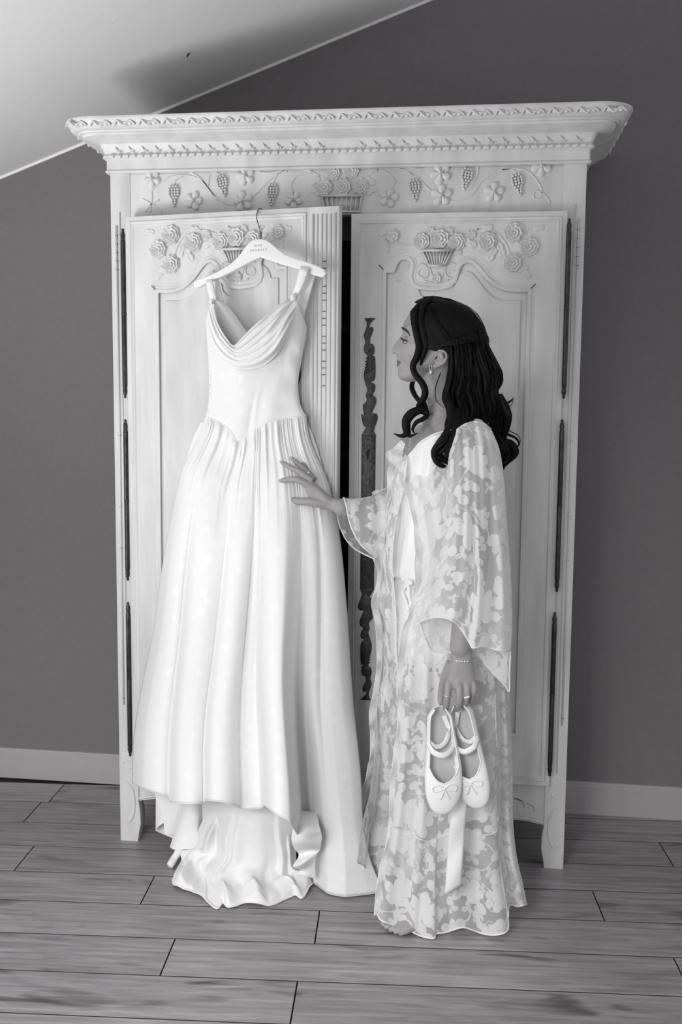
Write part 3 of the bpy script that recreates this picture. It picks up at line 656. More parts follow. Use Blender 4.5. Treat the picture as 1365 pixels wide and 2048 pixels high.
# soft creases of the hanging satin
off += .0035 * np.sin(9 * U + 5 * V) * sst(.5, .9, V) + .005 * np.exp(-((U - .05 - .25 * (1 - V)) / .07) ** 2) * sst(.5, .8, V) - .004 * np.exp(-((U - .28 + .3 * V) / .06) ** 2) * sst(.5, .8, V)
off += .003 * np.sin(22 * V + 3 * U) * np.exp(-((U - .85) / .2) ** 2) * sst(.2, .4, V) * (1 - sst(.8, 1, V))
BODL = lift(P2, off); bod = DR('bodice', sheet('bodice', BODL, 'bodice_satin'))
BODOFF = off; P2b = P2
# bodice back (seen over the neckline) closes the shell behind
bk = coons([(424, 604), (430, 603), (437, 602.5), (447, 604)], [(465, 700), (474, 698), (482, 690), (494, 664)], [(424, 604), (436, 640), (450, 672), (465, 700)], [(447, 604), (463, 620), (481, 645), (494, 664)], 14, 20)
u_ = np.linspace(0, 1, 14)[None, :]; v_ = np.linspace(0, 1, 20)[:, None]
DR('inner_facing', sheet('facing', lift(bk, .035 + .02 * u_ * (1 - u_) * 4 + .010 * v_), 'lining_satin'), bod)
bkp = coons([(447, 606), (480, 655), (530, 650), (575, 620), (607, 640)], [(420, 830), (470, 830), (520, 830), (560, 830), (605, 830)], [(447, 606), (425, 660), (422, 740), (420, 830)], [(607, 640), (602, 700), (596, 765), (605, 830)], 24, 24)
DR('bodice_back', sheet('bodice_back', lift(bkp, np.full((24, 24), .012)), 'lining_satin'), bod)
# cowl drape
c_top = [(423, 601), (429, 628), (440, 655), (454, 677), (467, 690.5), (482, 678), (502, 657), (530, 633), (560, 608), (586, 594)]
c_bot = [(411.5, 642), (420, 680), (432, 708), (452, 728), (478, 738), (505, 738), (532, 728), (556, 706), (575, 672), (600, 618)]
c_l = [(423, 601), (418, 615), (411.5, 642)]; c_r = [(586, 594), (593, 604), (600, 618)]
nu, nv = 90, 60
P2 = coons(c_top, c_bot, c_l, c_r, nu, nv)
U = np.linspace(-1, 1, nu)[None, :]; V = np.linspace(0, 1, nv)[:, None]
env = np.clip(1 - np.abs(U) ** 2.2, 0, 1)
off = .030 + .075 * np.sqrt(np.clip(1 - (U * .97) ** 2, 0, 1)) + .004
for c, wd, a, sl in ((.02, .06, .010, 0), (.20, .055, .013, .03), (.36, .06, .009, -.05), (.52, .05, .010, .10), (.70, .07, .008, -.06), (.86, .05, .006, 0)):
    q = (V - c - sl * U) / wd; off = off + a * np.exp(-q ** 2) * (.35 + .65 * env)
off = off - .016 * sst(.82, 1.0, V) + .004 * np.sin(14 * V + 6 * U) * env * sst(.2, .5, U)
DR('cowl_neck', sheet('cowl', lift(P2, off), 'bodice_satin'), bod)
# straps: front bands over the hanger bar and back bands behind
def band(edge_a, edge_b, offs, name, mat='bodice_satin'):
    n = len(offs); A_, B_ = rs(edge_a, n), rs(edge_b, n); rows = []
    of = np.asarray(offs)
    for i in range(n):
        rows.append([dpl(*(A_[i] * (1 - q) + B_[i] * q), of[i] + .003 * math.sin(q * pi)) for q in np.linspace(0, 1, 7)])
    o = DR(name, sheet(name, np.array(rows), mat)); md = o.modifiers.new('thick', 'SOLIDIFY'); md.thickness = .0025; md.offset = 0; return o
tt_ = np.linspace(0, 1, 26); ftop = lambda o0, o1: o0 + (o1 - o0) * tt_
wrap = np.concatenate([[OFFH - .010, OFFH - .004, OFFH + .004], np.full(3, OFFH + .0205)])
band([(410, 557), (409.5, 559), (413, 568), (420, 600), (421, 606)], [(424, 552), (424, 556), (427, 568), (434, 598), (438, 606)], np.r_[np.linspace(OFFH - .006, OFFH + .021, 4), np.linspace(OFFH + .022, .042, 14)], 'strap')
band([(421, 556), (427, 575), (434, 604)], [(436, 553), (441, 575), (449, 606)], np.linspace(OFFH - .006, .030, 12), 'strap', 'lining_satin')
band([(602, 524), (601, 530), (593, 565), (583, 595)], [(622, 528), (620, 535), (607, 570), (592, 602)], np.r_[np.linspace(OFFH - .006, OFFH + .021, 4), np.linspace(OFFH + .022, .046, 14)], 'strap')
band([(610, 532), (604, 570), (592, 602), (598, 622)], [(634, 540), (625, 575), (612, 622), (606, 642)], np.r_[np.linspace(OFFH - .008, .03, 6), np.linspace(.03, .03, 10)], 'strap', 'lining_satin')
# gathered knot where the right strap meets the cowl
kc = dpl(587, 597, .060); km = MB()
km.ball((0, 0, 0), .011, 14, 10, (.9, .7, 1.2))
o = put('strap_gather', km.me('gather', 'bodice_satin'), bod, world=True, loc=tuple(kc))
kc = dpl(424, 603, .052); put('strap_gather', MB().ball((0, 0, 0), .008, 14, 10, (1.1, .7, .9)).me('gather', 'bodice_satin'), bod, world=True, loc=tuple(kc))
bm_ = MB().ball((0, 0, 0), .0042, 9, 7).me('button', 'bodice_satin')
for k in range(16):
    v = 688 + 9.2 * k; u = interp([v], [688, 740, 800, 834], [416.5, 418.5, 419, 413])[0] + (0 if k % 2 else 1.2)
    put('button', bm_, bod, world=True, loc=tuple(dpl(u + 2, v, .034)))
put('waist_seam', MB().tube(BODL[-1], .0024, 7).me('seam', 'bodice_satin'), bod, world=True)

# --- skirt
KNT = np.array([0, .125, .37, .52, .555, .80, .90, 1.0])          # fold edges at the waist (fraction of width)
KNB = np.array([266, 338, 409, 479, 527, 612, 669, 765.0])
US = np.array([0, .15, .30, .44, .54, .74, .87, 1.0])            # their parameter
AMP = np.array([.046, .056, .058, .030, .078, .046, .040])
SKEW = np.array([-.25, -.30, -.45, .0, -.15, .10, -.1])
BASE = np.array([0, .005, .012, -.020, .030, .0, -.012])
def hemv(u):
    xs = [0, .04, .10, .149, .155, .22, .295, .305, .37, .435, .445, .49, .535, .545, .60, .66, .70, .74, .78, .84, .90, .96, 1.0]
    vs = [1566, 1577, 1586, 1592, 1604, 1607, 1607, 1600, 1603, 1613, 1617, 1618, 1616, 1610, 1628, 1640, 1668, 1726, 1766, 1786, 1793, 1788, 1783]
    return np.interp(u, xs, vs)
Lpx = lambda v: interp(v, [836, 845, 860, 900, 1000, 1100, 1250, 1430, 1568, 1620], [411, 398, 389, 375, 351, 331, 310, 289, 265, 255])
Rpx = lambda v: interp(v, [832, 845, 870, 920, 980, 1080, 1200, 1400, 1550, 1650, 1710, 1783], [612, 620, 630, 646, 660, 680, 692, 706, 721, 726, 738, 767])
nu, nv = 261, 150
us = np.linspace(0, 1, nu)
def vtop(u):
    P = rs(b_bot, 400); x = 411 + (612 - 411) * np.interp(u, US, KNT); return np.interp(x, P[:, 0], P[:, 1]) - 3.0
VT, VH = vtop(us), hemv(us)
SK = np.zeros((nv, nu, 3)); UV = np.zeros((nv, nu, 2))
fxh = np.interp(us, US, (KNB - 266) / (765 - 266)); fxt = np.interp(us, US, KNT)
pan = np.clip(np.searchsorted(US, us, side='right') - 1, 0, 6)
q = (us - US[pan]) / (US[pan + 1] - US[pan]) * 2 - 1
qs = np.where(q < SKEW[pan], (q - SKEW[pan]) / (1 + SKEW[pan]), (q - SKEW[pan]) / (1 - SKEW[pan]))
ridge = np.clip(1 - np.abs(qs) ** 2.2, 0, 1) ** .6
kern = np.ones(5) / 5
def smooth(a, k=2):
    for _ in range(k): a = np.convolve(np.r_[a[:1].repeat(2), a, a[-1:].repeat(2)], kern, 'valid')
    return a
ridge = smooth(ridge * AMP[pan] + 0, 1); base = smooth(BASE[pan], 6)
gr = np.random.default_rng(11); gather = np.zeros((nv, nu)); tg = np.linspace(0, 1, nv)
for _k in range(120):
    gc = gr.uniform(.01, .99); gw = gr.uniform(.0025, .0075); ga = gr.uniform(.3, 1.0); gl = gr.uniform(.05, .34)
    gather += (ga * np.exp(-((us - gc) / gw) ** 2))[None, :] * np.clip(1 - (tg[:, None] / gl), 0, 1) ** .8
botP = P2b[-1]; botO = BODOFF[-1]; od_ = np.argsort(botP[:, 0])
ofs0 = np.interp(411 + (612 - 411) * np.interp(us, US, KNT), botP[od_, 0], botO[od_])
for j in range(nv):
    t = (j / (nv - 1)) ** .92
    v = VT + (VH - VT) * t
    wv = sst(0, 1, t) * .55 + .45 * t
    fx = fxt + (fxh - fxt) * np.clip(wv * 1.02, 0, 1)
    Lx, Rx = Lpx(np.minimum(v, 1568 + (v - 1568) * .3)), Rpx(v)
    # the width used at row is taken from the silhouettes at this height
    x = Lx + (Rx - Lx) * np.interp(fx, [0, 1], [0, 1])
    # hem columns go exactly where the photograph has them
    xh = np.interp(us, US, KNB); x = x + (xh - x) * sst(.55, 1.0, t) * np.where((us < .9), 1, np.clip((1 - us) / .1, 0, 1))
    x0_ = 411 + (612 - 411) * fxt; x = x0_ + (x - x0_) * sst(-.02, .16, t)
    c = np.clip((2 * us - 1), -1, 1)
    prof = np.sqrt(np.clip(1 - np.abs(c) ** 2.4, 0, 1))
    D = .050 + .085 * sst(0, .35, t) + .045 * t
    ramp = sst(0.02, .5, t)
    ofs = .030 + D * prof + (ridge * (.60 + .80 * t) + base * t * 1.5) * ramp * np.clip(prof * 2.2, 0, 1) + .0055 * gather[j] * sst(0, .012, t) * np.clip(prof * 1.6, 0, 1)
    ofs += .004 * np.sin(us * 23 + 7 * t) * sst(.3, .7, t) * prof
    ofs = ofs * sst(0, .14, t) + (ofs0 - .005 * (1 - sst(0, .02, t)) + .004 * sst(0, .03, t) + .0055 * gather[j] * sst(0, .02, t)) * (1 - sst(0, .14, t))
    for i in range(nu):
        P = dpl(x[i], v[i], ofs[i])
        if us[i] > .66:                       # this part reaches the floor: bring the hem to rest on it
            F = onfloor(xh[i], VH[i], .006); a = sst(.66, .80, us[i]) * sst(.15, 1.0, t)
            P = P + (at(x[i], v[i], P[1] + (F[1] - P[1]) * a) - P)
        SK[j, i] = P
        UV[j, i] = (us[i] * 2.2, 1 - t)
skirt = DR('skirt', sheet('skirt', SK, 'brocade'))
md = skirt.modifiers.new('cloth', 'SOLIDIFY'); md.thickness = .002; md.offset = -1
put('skirt_hem', MB().tube(SK[-1], .0022, 6).me('hem', 'brocade'), skirt, world=True)
# skirt back panel hanging by the door, down to the floor behind the front hem
bp_ = []
for j in range(30):
    t = j / 29; row = []
    for i in range(40):
        s = i / 39; v = 845 + (1668 - 845) * t; Lx = float(Lpx(np.array([min(v, 1568)]))[0]) + 4; Rx = float(Rpx(np.array([v]))[0]) - 4
        if t > .75: Lx = Lx + (330 - Lx) * sst(.75, 1, t)
        row.append(dpl(Lx + (Rx - Lx) * s, v, .020 + .012 * t * math.sin(s * 21 + 2 * t) + .01 * t))
    bp_.append(row)
DR('skirt_back', sheet('skirt_back', np.array(bp_), 'lining_satin'), skirt)
# train spread on the floor
def wpt(u, v, Y): return at(u, v, Y)
fl_edge = [(345, 1757), (348, 1770), (362, 1778), (382, 1784), (402, 1792), (416, 1803), (428, 1814), (437, 1816), (446, 1806), (455, 1815), (470, 1813), (490, 1808), (515, 1811), (545, 1809), (566, 1800), (580, 1794), (592, 1790), (604, 1796), (618, 1780), (631, 1762)]
bot3 = [onfloor(u, v, .004) for u, v in fl_edge]
lef3 = [wpt(410, 1600, -.17), wpt(407, 1635, -.15), wpt(397, 1660, -.135), wpt(392, 1690, -.12), wpt(374, 1697, -.11), wpt(361, 1708, -.12), wpt(362, 1728, -.15), onfloor(345, 1757, .004)]
rig3 = [wpt(590, 1605, -.20), wpt(586, 1650, -.20), wpt(592, 1700, -.19), wpt(594, 1735, -.20), wpt(605, 1742, -.21), wpt(620, 1745, -.20), onfloor(631, 1762, .004)]
top3 = [wpt(410 + 180 * s, 1600 + 5 * s, -.17 - .03 * s - .05 * math.sin(s * pi)) for s in np.linspace(0, 1, 9)]
nu, nv = 130, 90
TR = coons(top3, bot3, lef3, rig3, nu, nv)
S = np.linspace(0, 1, nu)[None, :]; T = np.linspace(0, 1, nv)[:, None]
fold = np.zeros((nv, nu))
for s0, s1, wd, a, t0, t1 in ((.10, .20, .030, .030, .15, 1.0), (.02, .06, .03, .020, .4, .95), (.16, .30, .025, .014, .5, 1.0), (.60, .66, .035, .026, .60, 1.0), (.80, .84, .03, .016, .65, 1.0), (.45, .40, .05, .012, .55, .95), (.92, .95, .025, .02, .3, .9), (.30, .18, .02, -.012, .1, .8), (.70, .76, .02, -.010, .5, .9)):
    c = s1 + (s0 - s1) * T; fold += a * np.exp(-((S - c) / wd) ** 2) * sst(t0, t0 + .2, T) * (1 - sst(t1 - .02, t1, T) * .0) * (1 - sst(.965, 1.0, T) * .85)
fold += .006 * np.sin(S * 37 + T * 5) * sst(.55, .85, T) * (1 - sst(.97, 1, T) * .7) + .004 * np.sin(S * 17 - T * 14) * sst(.2, .5, T)
TR[:, :, 2] += np.maximum(fold, -.004) * np.clip(.3 + 1.0 * sst(.4, .8, T), 0, 1); TR[:, :, 1] -= fold * (1 - sst(.3, .8, T)) * 1.1
TR[:, :, 2] = np.maximum(TR[:, :, 2] + .012 * np.sin(T * pi) * 0, .0035)
train = DR('train', sheet('train', TR, 'bodice_satin'), None)
put('train_hem', MB().tube(TR[-1], .0026, 6).me('hem', 'bodice_satin'), train, world=True)
# folded back corners of the hem at the left
FLP = [((312, 1590), (311.5, 1661), -.055), ((330, 1590), (316, 1654), -.075), ((342, 1590), (335, 1641), -.085), ((354, 1592), (354.5, 1630), -.08)]
rows = [[wpt(a[0] + (b[0] - a[0]) * t, a[1] + (b[1] - a[1]) * t, Y - .01 * t) for t in np.linspace(0, 1, 12)] for a, b, Y in FLP]
DR('hem_flap', sheet('flap', np.array([[spline([r[j] for r in rows], 20)[i] for j in range(12)] for i in range(20)]), 'brocade'), train)
rows = [[wpt(a[0] + (b[0] - a[0]) * t, a[1] + (b[1] - a[1]) * t, Y) for t in np.linspace(0, 1, 10)] for a, b, Y in (((314, 1600), (311.5, 1662), -.055), ((345, 1596), (330, 1670), -.04), ((375, 1598), (352, 1679), -.05), ((392, 1600), (380, 1690), -.06))]
DR('hem_flap', sheet('flap', np.array([[spline([r[j] for r in rows], 20)[i] for j in range(10)] for i in range(20)]), 'lining_satin'), train)
rows = [[wpt(a[0] + (b[0] - a[0]) * t, a[1] + (b[1] - a[1]) * t, Y - .03 * t) for t in np.linspace(0, 1, 12)] for a, b, Y in (((369, 1598), (340, 1694), -.09), ((374, 1598), (348, 1699), -.115), ((386, 1598), (368, 1698), -.125), ((400, 1598), (392, 1694), -.115), ((409, 1600), (402, 1660), -.09))]
DR('hem_flap', sheet('flap', np.array([[spline([r[j] for r in rows], 26)[i] for j in range(12)] for i in range(26)]), 'brocade'), train)
tl = spline([wpt(362, 1690, -.13), wpt(358, 1702, -.135), wpt(350, 1715, -.14), onfloor(343, 1727, .012), onfloor(339, 1732, .008)], 24)
DR('hem_corner', MB().tube(tl, np.interp(np.linspace(0, 1, 24), [0, .4, .8, .95, 1], [.017, .011, .012, .011, .004]), 12).me('corner', 'brocade'), train)
# crumpled ruffle where the side seam folds down to the floor
rf = []
for (a, b, c) in (((580, 1624, -.27), (606, 1622, -.25), (634, 1624, -.24)), ((587, 1648, -.330), (612, 1652, -.350), (640, 1656, -.325)), ((583, 1679, -.335), (606, 1680, -.350), (644, 1672, -.32)), ((589, 1697, -.315), (614, 1692, -.330), (642, 1690, -.31)), ((598, 1711, -.285), (618, 1704, -.290), (640, 1700, -.29)), ((586, 1733, -.305), (606, 1726, -.320), (632, 1712, -.29)), ((600, 1740, -.275), (612, 1738, -.280), (630, 1730, -.28)), ((594, 1748, -.27), (612, 1752, -.275), (632, 1758, -.26))):
    rf.append(rs([wpt(*a), wpt(*b), wpt(*c)], 20))
rf = np.array(rf); RF = np.stack([spline(rf[:, i], 50) for i in range(20)], 1)
DR('side_ruffle', sheet('ruffle', RF, 'brocade'), train)
# ------------------------------------------------------------------ woman
plain('skin', 0.31, 0.5, (1.02, .99, .98), noise=0.03, nscale=30, bump=0.03, bscale=300)
plain('lips', 0.085, 0.4, (1.1, .95, .95))
plain('brow', 0.035, 0.6)
plain('nail', 0.42, 0.25)
plain('eye_white', 0.6, 0.2)
plain('pearl', 0.9, 0.15)
def hair_mat():
    m, ns, ls, b = new_mat('hair')
    tc = nd(ns, 'ShaderNodeTexCoord'); mp = nd(ns, 'ShaderNodeMapping'); mp.inputs['Scale'].default_value = (90, 90, 9); ls.new(tc.outputs['Object'], mp.inputs['Vector'])
    n = nd(ns, 'ShaderNodeTexNoise', i_Scale=4.0, i_Detail=4.0); ls.new(mp.outputs[0], n.inputs['Vector'])
    r = nd(ns, 'ShaderNodeMapRange'); r.inputs['To Min'].default_value = .001; r.inputs['To Max'].default_value = .006; ls.new(n.outputs['Fac'], r.inputs['Value'])
    cc = nd(ns, 'ShaderNodeCombineColor')
    for i in range(3): ls.new(r.outputs[0], cc.inputs[i])
    ls.new(cc.outputs[0], b.inputs['Base Color']); b.inputs['Roughness'].default_value = .5; b.inputs['Specular IOR Level'].default_value = .16
    bp = nd(ns, 'ShaderNodeBump', i_Strength=.5, i_Distance=.003); ls.new(n.outputs['Fac'], bp.inputs['Height']); ls.new(bp.outputs[0], b.inputs['Normal'])
hair_mat()
YC = -.305                                   # her median plane
woman = root('person', 'woman with long dark wavy hair in a sheer white floral robe, touching the gown', 'person', tuple(onfloor(860, 1845)))
def W(name, me, par=None): return put(name, me, par or woman, world=True)
B = MB()
def ringloft(rows, n=96, mb=None, ex=1.0, capends=True):
    """rows: list of (center xyz, half-x, half-y): stacked horizontal ellipses"""
    vs = []; m = len(rows)
    for c, hx, hy in rows:
        for k in range(n):
            a = 2 * pi * k / n; ca, sa = math.cos(a), math.sin(a)
            vs.append((c[0] + hx * math.copysign(abs(ca) ** ex, ca), c[1] + hy * math.copysign(abs(sa) ** ex, sa), c[2]))
    fs = [(i * n + k, i * n + (k + 1) % n, (i + 1) * n + (k + 1) % n, (i + 1) * n + k) for i in range(m - 1) for k in range(n)]
    if capends: fs += [tuple(range(n - 1, -1, -1)), tuple((m - 1) * n + k for k in range(n))]
    (mb or B).add(vs, fs)
def torso_rows(tab, Y, N=40, grow=0.0):
    vs_ = [r[0] for r in tab]; out = []
    for v in np.linspace(vs_[0], vs_[-1], N):
        xf = float(interp([v], vs_, [r[1] for r in tab])[0]); xb = float(interp([v], vs_, [r[2] for r in tab])[0]); hw = float(interp([v], vs_, [r[3] for r in tab])[0])
        yo = float(interp([v], vs_, [r[4] if len(r) > 4 else 0 for r in tab])[0])
        a, b = at(xf, v, Y + yo), at(xb, v, Y + yo); c = (a + b) / 2; out.append((c, abs(b[0] - a[0]) / 2 + grow, hw + grow))
    return out[::-1]
TORSO = [(838, 862, 912, .045), (850, 848, 930, .085), (864, 838, 950, .125), (885, 826, 964, .155), (930, 812, 968, .160), (985, 800, 964, .148), (1050, 804, 954, .128), (1100, 800, 950, .122), (1160, 795, 964, .146), (1230, 795, 982, .158), (1300, 800, 984, .154), (1345, 808, 972, .150), (1362, 830, 950, .13)]
ringloft(torso_rows(TORSO, YC, 90), 128)
LEG = [(1262, 812, 968, .080), (1330, 806, 960, .086), (1400, 810, 938, .078), (1490, 818, 916, .062), (1530, 820, 908, .057), (1570, 830, 910, .054), (1640, 845, 928, .053), (1700, 857, 922, .044), (1770, 874, 912, .032), (1805, 877, 912, .031), (1832, 876, 914, .032)]
def leg(yo):
    tab = []
    for r in LEG:
        dv = 0
        tab.append(r)
    Y = YC + yo; rows = []
    zs = {v: at(850, v, YC - .085)[2] for v, *_ in LEG}
    for v in np.linspace(LEG[0][0], LEG[-1][0], 80):
        xf, xb, hw = [float(interp([v], [r[0] for r in LEG], [r[k] for r in LEG])[0]) for k in (1, 2, 3)]
        a, b = at(xf, v, YC - .085), at(xb, v, YC - .085); c = (a + b) / 2; c[1] = Y; rows.append((c, abs(b[0] - a[0]) / 2, hw))
    ringloft(rows[::-1], 96)
    return rows
LR = leg(-.062); leg(.085)
ankle = LR[-1][0]
def foot(yo, turn):
    ax = ankle.copy(); ax[1] = YC + yo
    ca, sa = math.cos(turn), math.sin(turn); f = np.array([-ca, -sa, 0]); s = np.array([-sa, ca, 0])     # forward, sideways
    prof = [(-.050, .010, .018, .022), (-.045, .026, .030, .030), (-.02, .030, .034, .040), (.02, .030, .032, .045), (.06, .034, .030, .034), (.10, .040, .026, .024), (.135, .044, .020, .017), (.15, .042, .014, .014)]
    vs = []; n = 24
    for d, hw, _, hh in prof:
        c = ax + f * d; zc = hh
        for k in range(n):
            a = 2 * pi * k / n; P = c + s * hw * math.cos(a); vs.append((P[0], P[1], max(.001, zc + hh * math.sin(a) * (1.0))))
    m = len(prof); fs = [(i * n + k, i * n + (k + 1) % n, (i + 1) * n + (k + 1) % n, (i + 1) * n + k) for i in range(m - 1) for k in range(n)] + [tuple(range(n - 1, -1, -1)), tuple((m - 1) * n + k for k in range(n))]
    B.add(vs, fs)
    sg = 1 if yo > 0 else -1           # the big toe is on the inner side
    tips = []
    for k, (off, ln, r) in enumerate(((.030, .052, .0115), (.012, .050, .0085), (-.004, .043, .0082), (-.018, .034, .0078), (-.031, .024, .0075))):
        b0 = ax + f * .128 + s * (-off * sg) ; b1 = b0 + f * (ln * .6) ; b2 = b0 + f * ln
        b0[2], b1[2], b2[2] = .014, .0145, .0085
        B.tube([b0, (b0 + b1) / 2, b1, (b1 + b2) / 2 + (0, 0, .0005), b2 - f * .003, b2 + f * .002], [r, r * .95, r * .95, r, r * .85, r * .4], 12); tips.append((b2, r, f))
    return tips
TIPS = foot(-.062, .45); foot(.085, .10)
# neck
NK = [at(888, 700, YC), at(882, 738, YC), at(884, 775, YC), at(888, 810, YC), at(893, 845, YC), at(896, 868, YC)]
ringloft([(c, hx, hy) for c, hx, hy in zip(NK, (.048, .050, .049, .050, .062, .078), (.050, .052, .050, .053, .070, .090))][::-1], 80)
# trapezius / shoulders
for s in (-1, 1):
    B.tube(spline([at(892, 815, YC + s * .03), at(897, 852, YC + s * .06), at(905, 876, YC + s * .100), at(912, 896, YC + s * .130)], 14), np.linspace(.042, .044, 14), 40)
# collar-bone hints
# head
PR = [(604, 868), (607, 850), (612, 838), (620, 826), (631, 817), (641.5, 810), (651, 807), (656, 805), (665, 805.6), (670, 804), (676, 800), (681.5, 794.5), (688.7, 789), (697, 784.4), (701, 783.4), (705, 785), (709, 790.8), (711, 793.5), (715.4, 795), (719, 793.6), (722, 793.2), (726, 796.2), (729, 794.4), (732, 793.2), (736, 795.6), (739, 798), (744, 796.6), (749, 796), (754, 797.6), (758.5, 801), (761.5, 807), (764, 818)]
SM = [(604, 868), (612, 838), (620, 826), (631, 817), (641.5, 810), (651, 807.5), (660, 807), (668, 807.5), (690, 803), (711, 799.5), (716, 797.5), (722, 797), (730, 797.5), (738, 799.5), (744, 798), (752, 799.0), (758.5, 803), (764, 818)]
BK = [(604, 905), (608, 925), (616, 942), (630, 957), (650, 967), (675, 971), (700, 964), (718, 945), (730, 905), (740, 880), (750, 862), (757, 846), (764, 830)]
HWD = [(604, .018), (608, .032), (616, .046), (630, .060), (650, .070), (675, .0735), (690, .073), (705, .070), (720, .065), (732, .060), (742, .053), (752, .042), (759, .030), (764, .014)]
f1 = lambda tab, v: float(interp([v], [t[0] for t in tab], [t[1] for t in tab])[0])
nh = 96; vh = []; rows_v = np.concatenate([np.linspace(604, 640, 14), np.linspace(642, 764, 84)])
for v in rows_v[::-1]:
    a, b, p_ = at(f1(SM, v), v, YC), at(f1(BK, v), v, YC), at(np.interp(v, [t[0] for t in PR], [t[1] for t in PR]), v, YC)
    c = (a + b) / 2; hx = (b[0] - a[0]) / 2; hy = f1(HWD, v); dn = a[0] - p_[0]
    sig = float(np.interp(v, [640, 660, 676, 690, 700, 706, 712, 718, 726, 734, 742, 752, 764], [.05, .012, .0095, .0105, .0125, .0145, .011, .016, .022, .020, .018, .018, .02]))
    ex_ = float(np.interp(v, [690, 712, 764], [.88, 1.5, 1.4]))
    for k in range(nh):
        ph = 2 * pi * k / nh; ca, sa = math.cos(ph), math.sin(ph)
        x = -hx * math.copysign(abs(ca) ** .88, ca); y = hy * math.copysign(abs(sa) ** .92, sa)
        if ca > 0: x = -hx * ca ** ex_
        if ca > 0:
            ay = abs(y)
            x -= dn * math.exp(-(y / sig) ** 2)
            x += .0085 * math.exp(-((ay - .029) / .012) ** 2 - ((v - 680) / 8.5) ** 2)            # eye socket
            x -= .0035 * math.exp(-((ay - .030) / .016) ** 2 - ((v - 658) / 7) ** 2)              # brow
            x -= .0045 * math.exp(-((ay - .040) / .016) ** 2 - ((v - 703) / 12) ** 2)             # cheek
            x -= .0035 * math.exp(-((ay - .0125) / .0045) ** 2 - ((v - 703) / 5) ** 2)            # nostril wing
            x += .0022 * math.exp(-((ay - .019) / .006) ** 2 - ((v - 716) / 8) ** 2)              # fold beside the mouth
        vh.append((c[0] + x, c[1] + y, c[2]))
mh = len(rows_v)
B.add(vh, [(i * nh + k, (i + 1) * nh + k, (i + 1) * nh + (k + 1) % nh, i * nh + (k + 1) % nh) for i in range(mh - 1) for k in range(nh)] + [tuple(range(nh)), tuple((mh - 1) * nh + k for k in range(nh - 1, -1, -1))])
# closed eyelid bulge over the eyeball
for s in (-1, 1):
    e = at(815, 681.5, YC + s * .030); B.ball(e, .0125, 16, 12)
# ears
for s in (-1, 1):
    Ye = YC + s * .0735
    hel = [at(u, v, Ye + s * dy) for u, v, dy in ((872, 716, .002), (872, 706, .006), (879, 701, .010), (889, 703, .012), (894, 711, .012), (892, 721, .010), (885, 728, .008), (876, 732, .005), (870, 733, .003), (867, 729, .002))]
    B.tube(spline(hel, 40), np.interp(np.linspace(0, 1, 40), [0, .3, .7, .85, 1], [.0026, .0035, .0034, .0052, .0035]), 10)
    c = at(881, 716, Ye + s * .003); B.ball(c, .019, 16, 12, (.85, .22, 1.05))
    an = [at(u, v, Ye + s * dy) for u, v, dy in ((880, 705, .006), (886, 712, .009), (884, 721, .009), (876, 726, .007), (871, 721, .006), (869, 716, .006))]
    B.tube(spline(an, 24), .0024, 8)
# ---- arms
def limb(pts, rads, n=48):
    m = 50; P = spline(pts, m); R_ = np.interp(np.linspace(0, 1, m), np.linspace(0, 1, len(rads)), rads); B.tube(P, R_, n); B.ball(P[-1], R_[-1] * .99, 32, 20); B.ball(P[0], R_[0] * .99, 32, 20)
# near (left) arm, hanging
SH_N = at(932, 900, YC - .135); EL_N = at(948, 1085, YC - .205); WR_N = at(922, 1296, YC - .235)
B.ball(SH_N, .049, 40, 24)
limb([SH_N, (SH_N + EL_N) / 2 + (.006, 0, 0), EL_N], [.050, .047, .042, .040]); limb([EL_N, EL_N * .5 + WR_N * .5 + (.004, 0, 0), WR_N], [.041, .040, .033, .027])
# far (right) arm, reaching left
def dressY(u, v):
    d = (PXU - u) ** 2 + (PXV - v) ** 2; return float(SKf[np.argmin(d), 1])
SKf = SK.reshape(-1, 3); pp = (SKf - CC) @ CM.T; PXU = CX + FPX * pp[:, 0] / pp[:, 2]; PXV = CY + FPX * pp[:, 1] / pp[:, 2]
HY = dressY(600, 965) - .028; WY_ = dressY(640, 1000) - .030
SH_F = at(885, 895, YC + .150); EL_F = at(802, 1045, YC + .165); WR_F = at(684, 1015, WY_)
B.ball(SH_F, .048, 40, 24)
limb([SH_F, (SH_F + EL_F) / 2, EL_F], [.048, .045, .040, .038]); limb([EL_F, EL_F * .55 + WR_F * .45, WR_F], [.039, .038, .030, .0245])
# right hand
def fY(u, v, d): return at(u, v, dressY(u, v) - d)
def palm(rows, n=24):
    """rows: (edge point a, edge point b, half thickness): flattened loft between the two edges"""
    vs = []
    for a, b, th in rows:
        a, b = np.array(a), np.array(b); c = (a + b) / 2; h = (b - a) / 2
        nrm_ = np.cross(h, PDIR); nrm_ /= np.linalg.norm(nrm_)
        for k in range(n):
            t = 2 * pi * k / n; vs.append(c + h * math.copysign(abs(math.cos(t)) ** .8, math.cos(t)) + nrm_ * th * math.copysign(abs(math.sin(t)) ** .8, math.sin(t)))
    m = len(rows); B.add(vs, [(i * n + k, i * n + (k + 1) % n, (i + 1) * n + (k + 1) % n, (i + 1) * n + k) for i in range(m - 1) for k in range(n)] + [tuple(range(n - 1, -1, -1)), tuple((m - 1) * n + k for k in range(n))])
PDIR = at(610, 955, HY) - at(665, 1008, HY)
PB = HY
palm([(at(690, 998, WY_), at(696, 1034, WY_), .021), (at(664, 995, WY_ + .003), at(667, 1023, WY_ + .003), .0185), (at(648, 982, PB), at(652, 1018, PB), .0165), (at(634, 969, PB), at(632, 1010, PB + .003), .015), (at(622, 958.5, PB), at(617, 990, PB), .0135), (at(614, 953, PB), at(606, 970, PB), .011)])
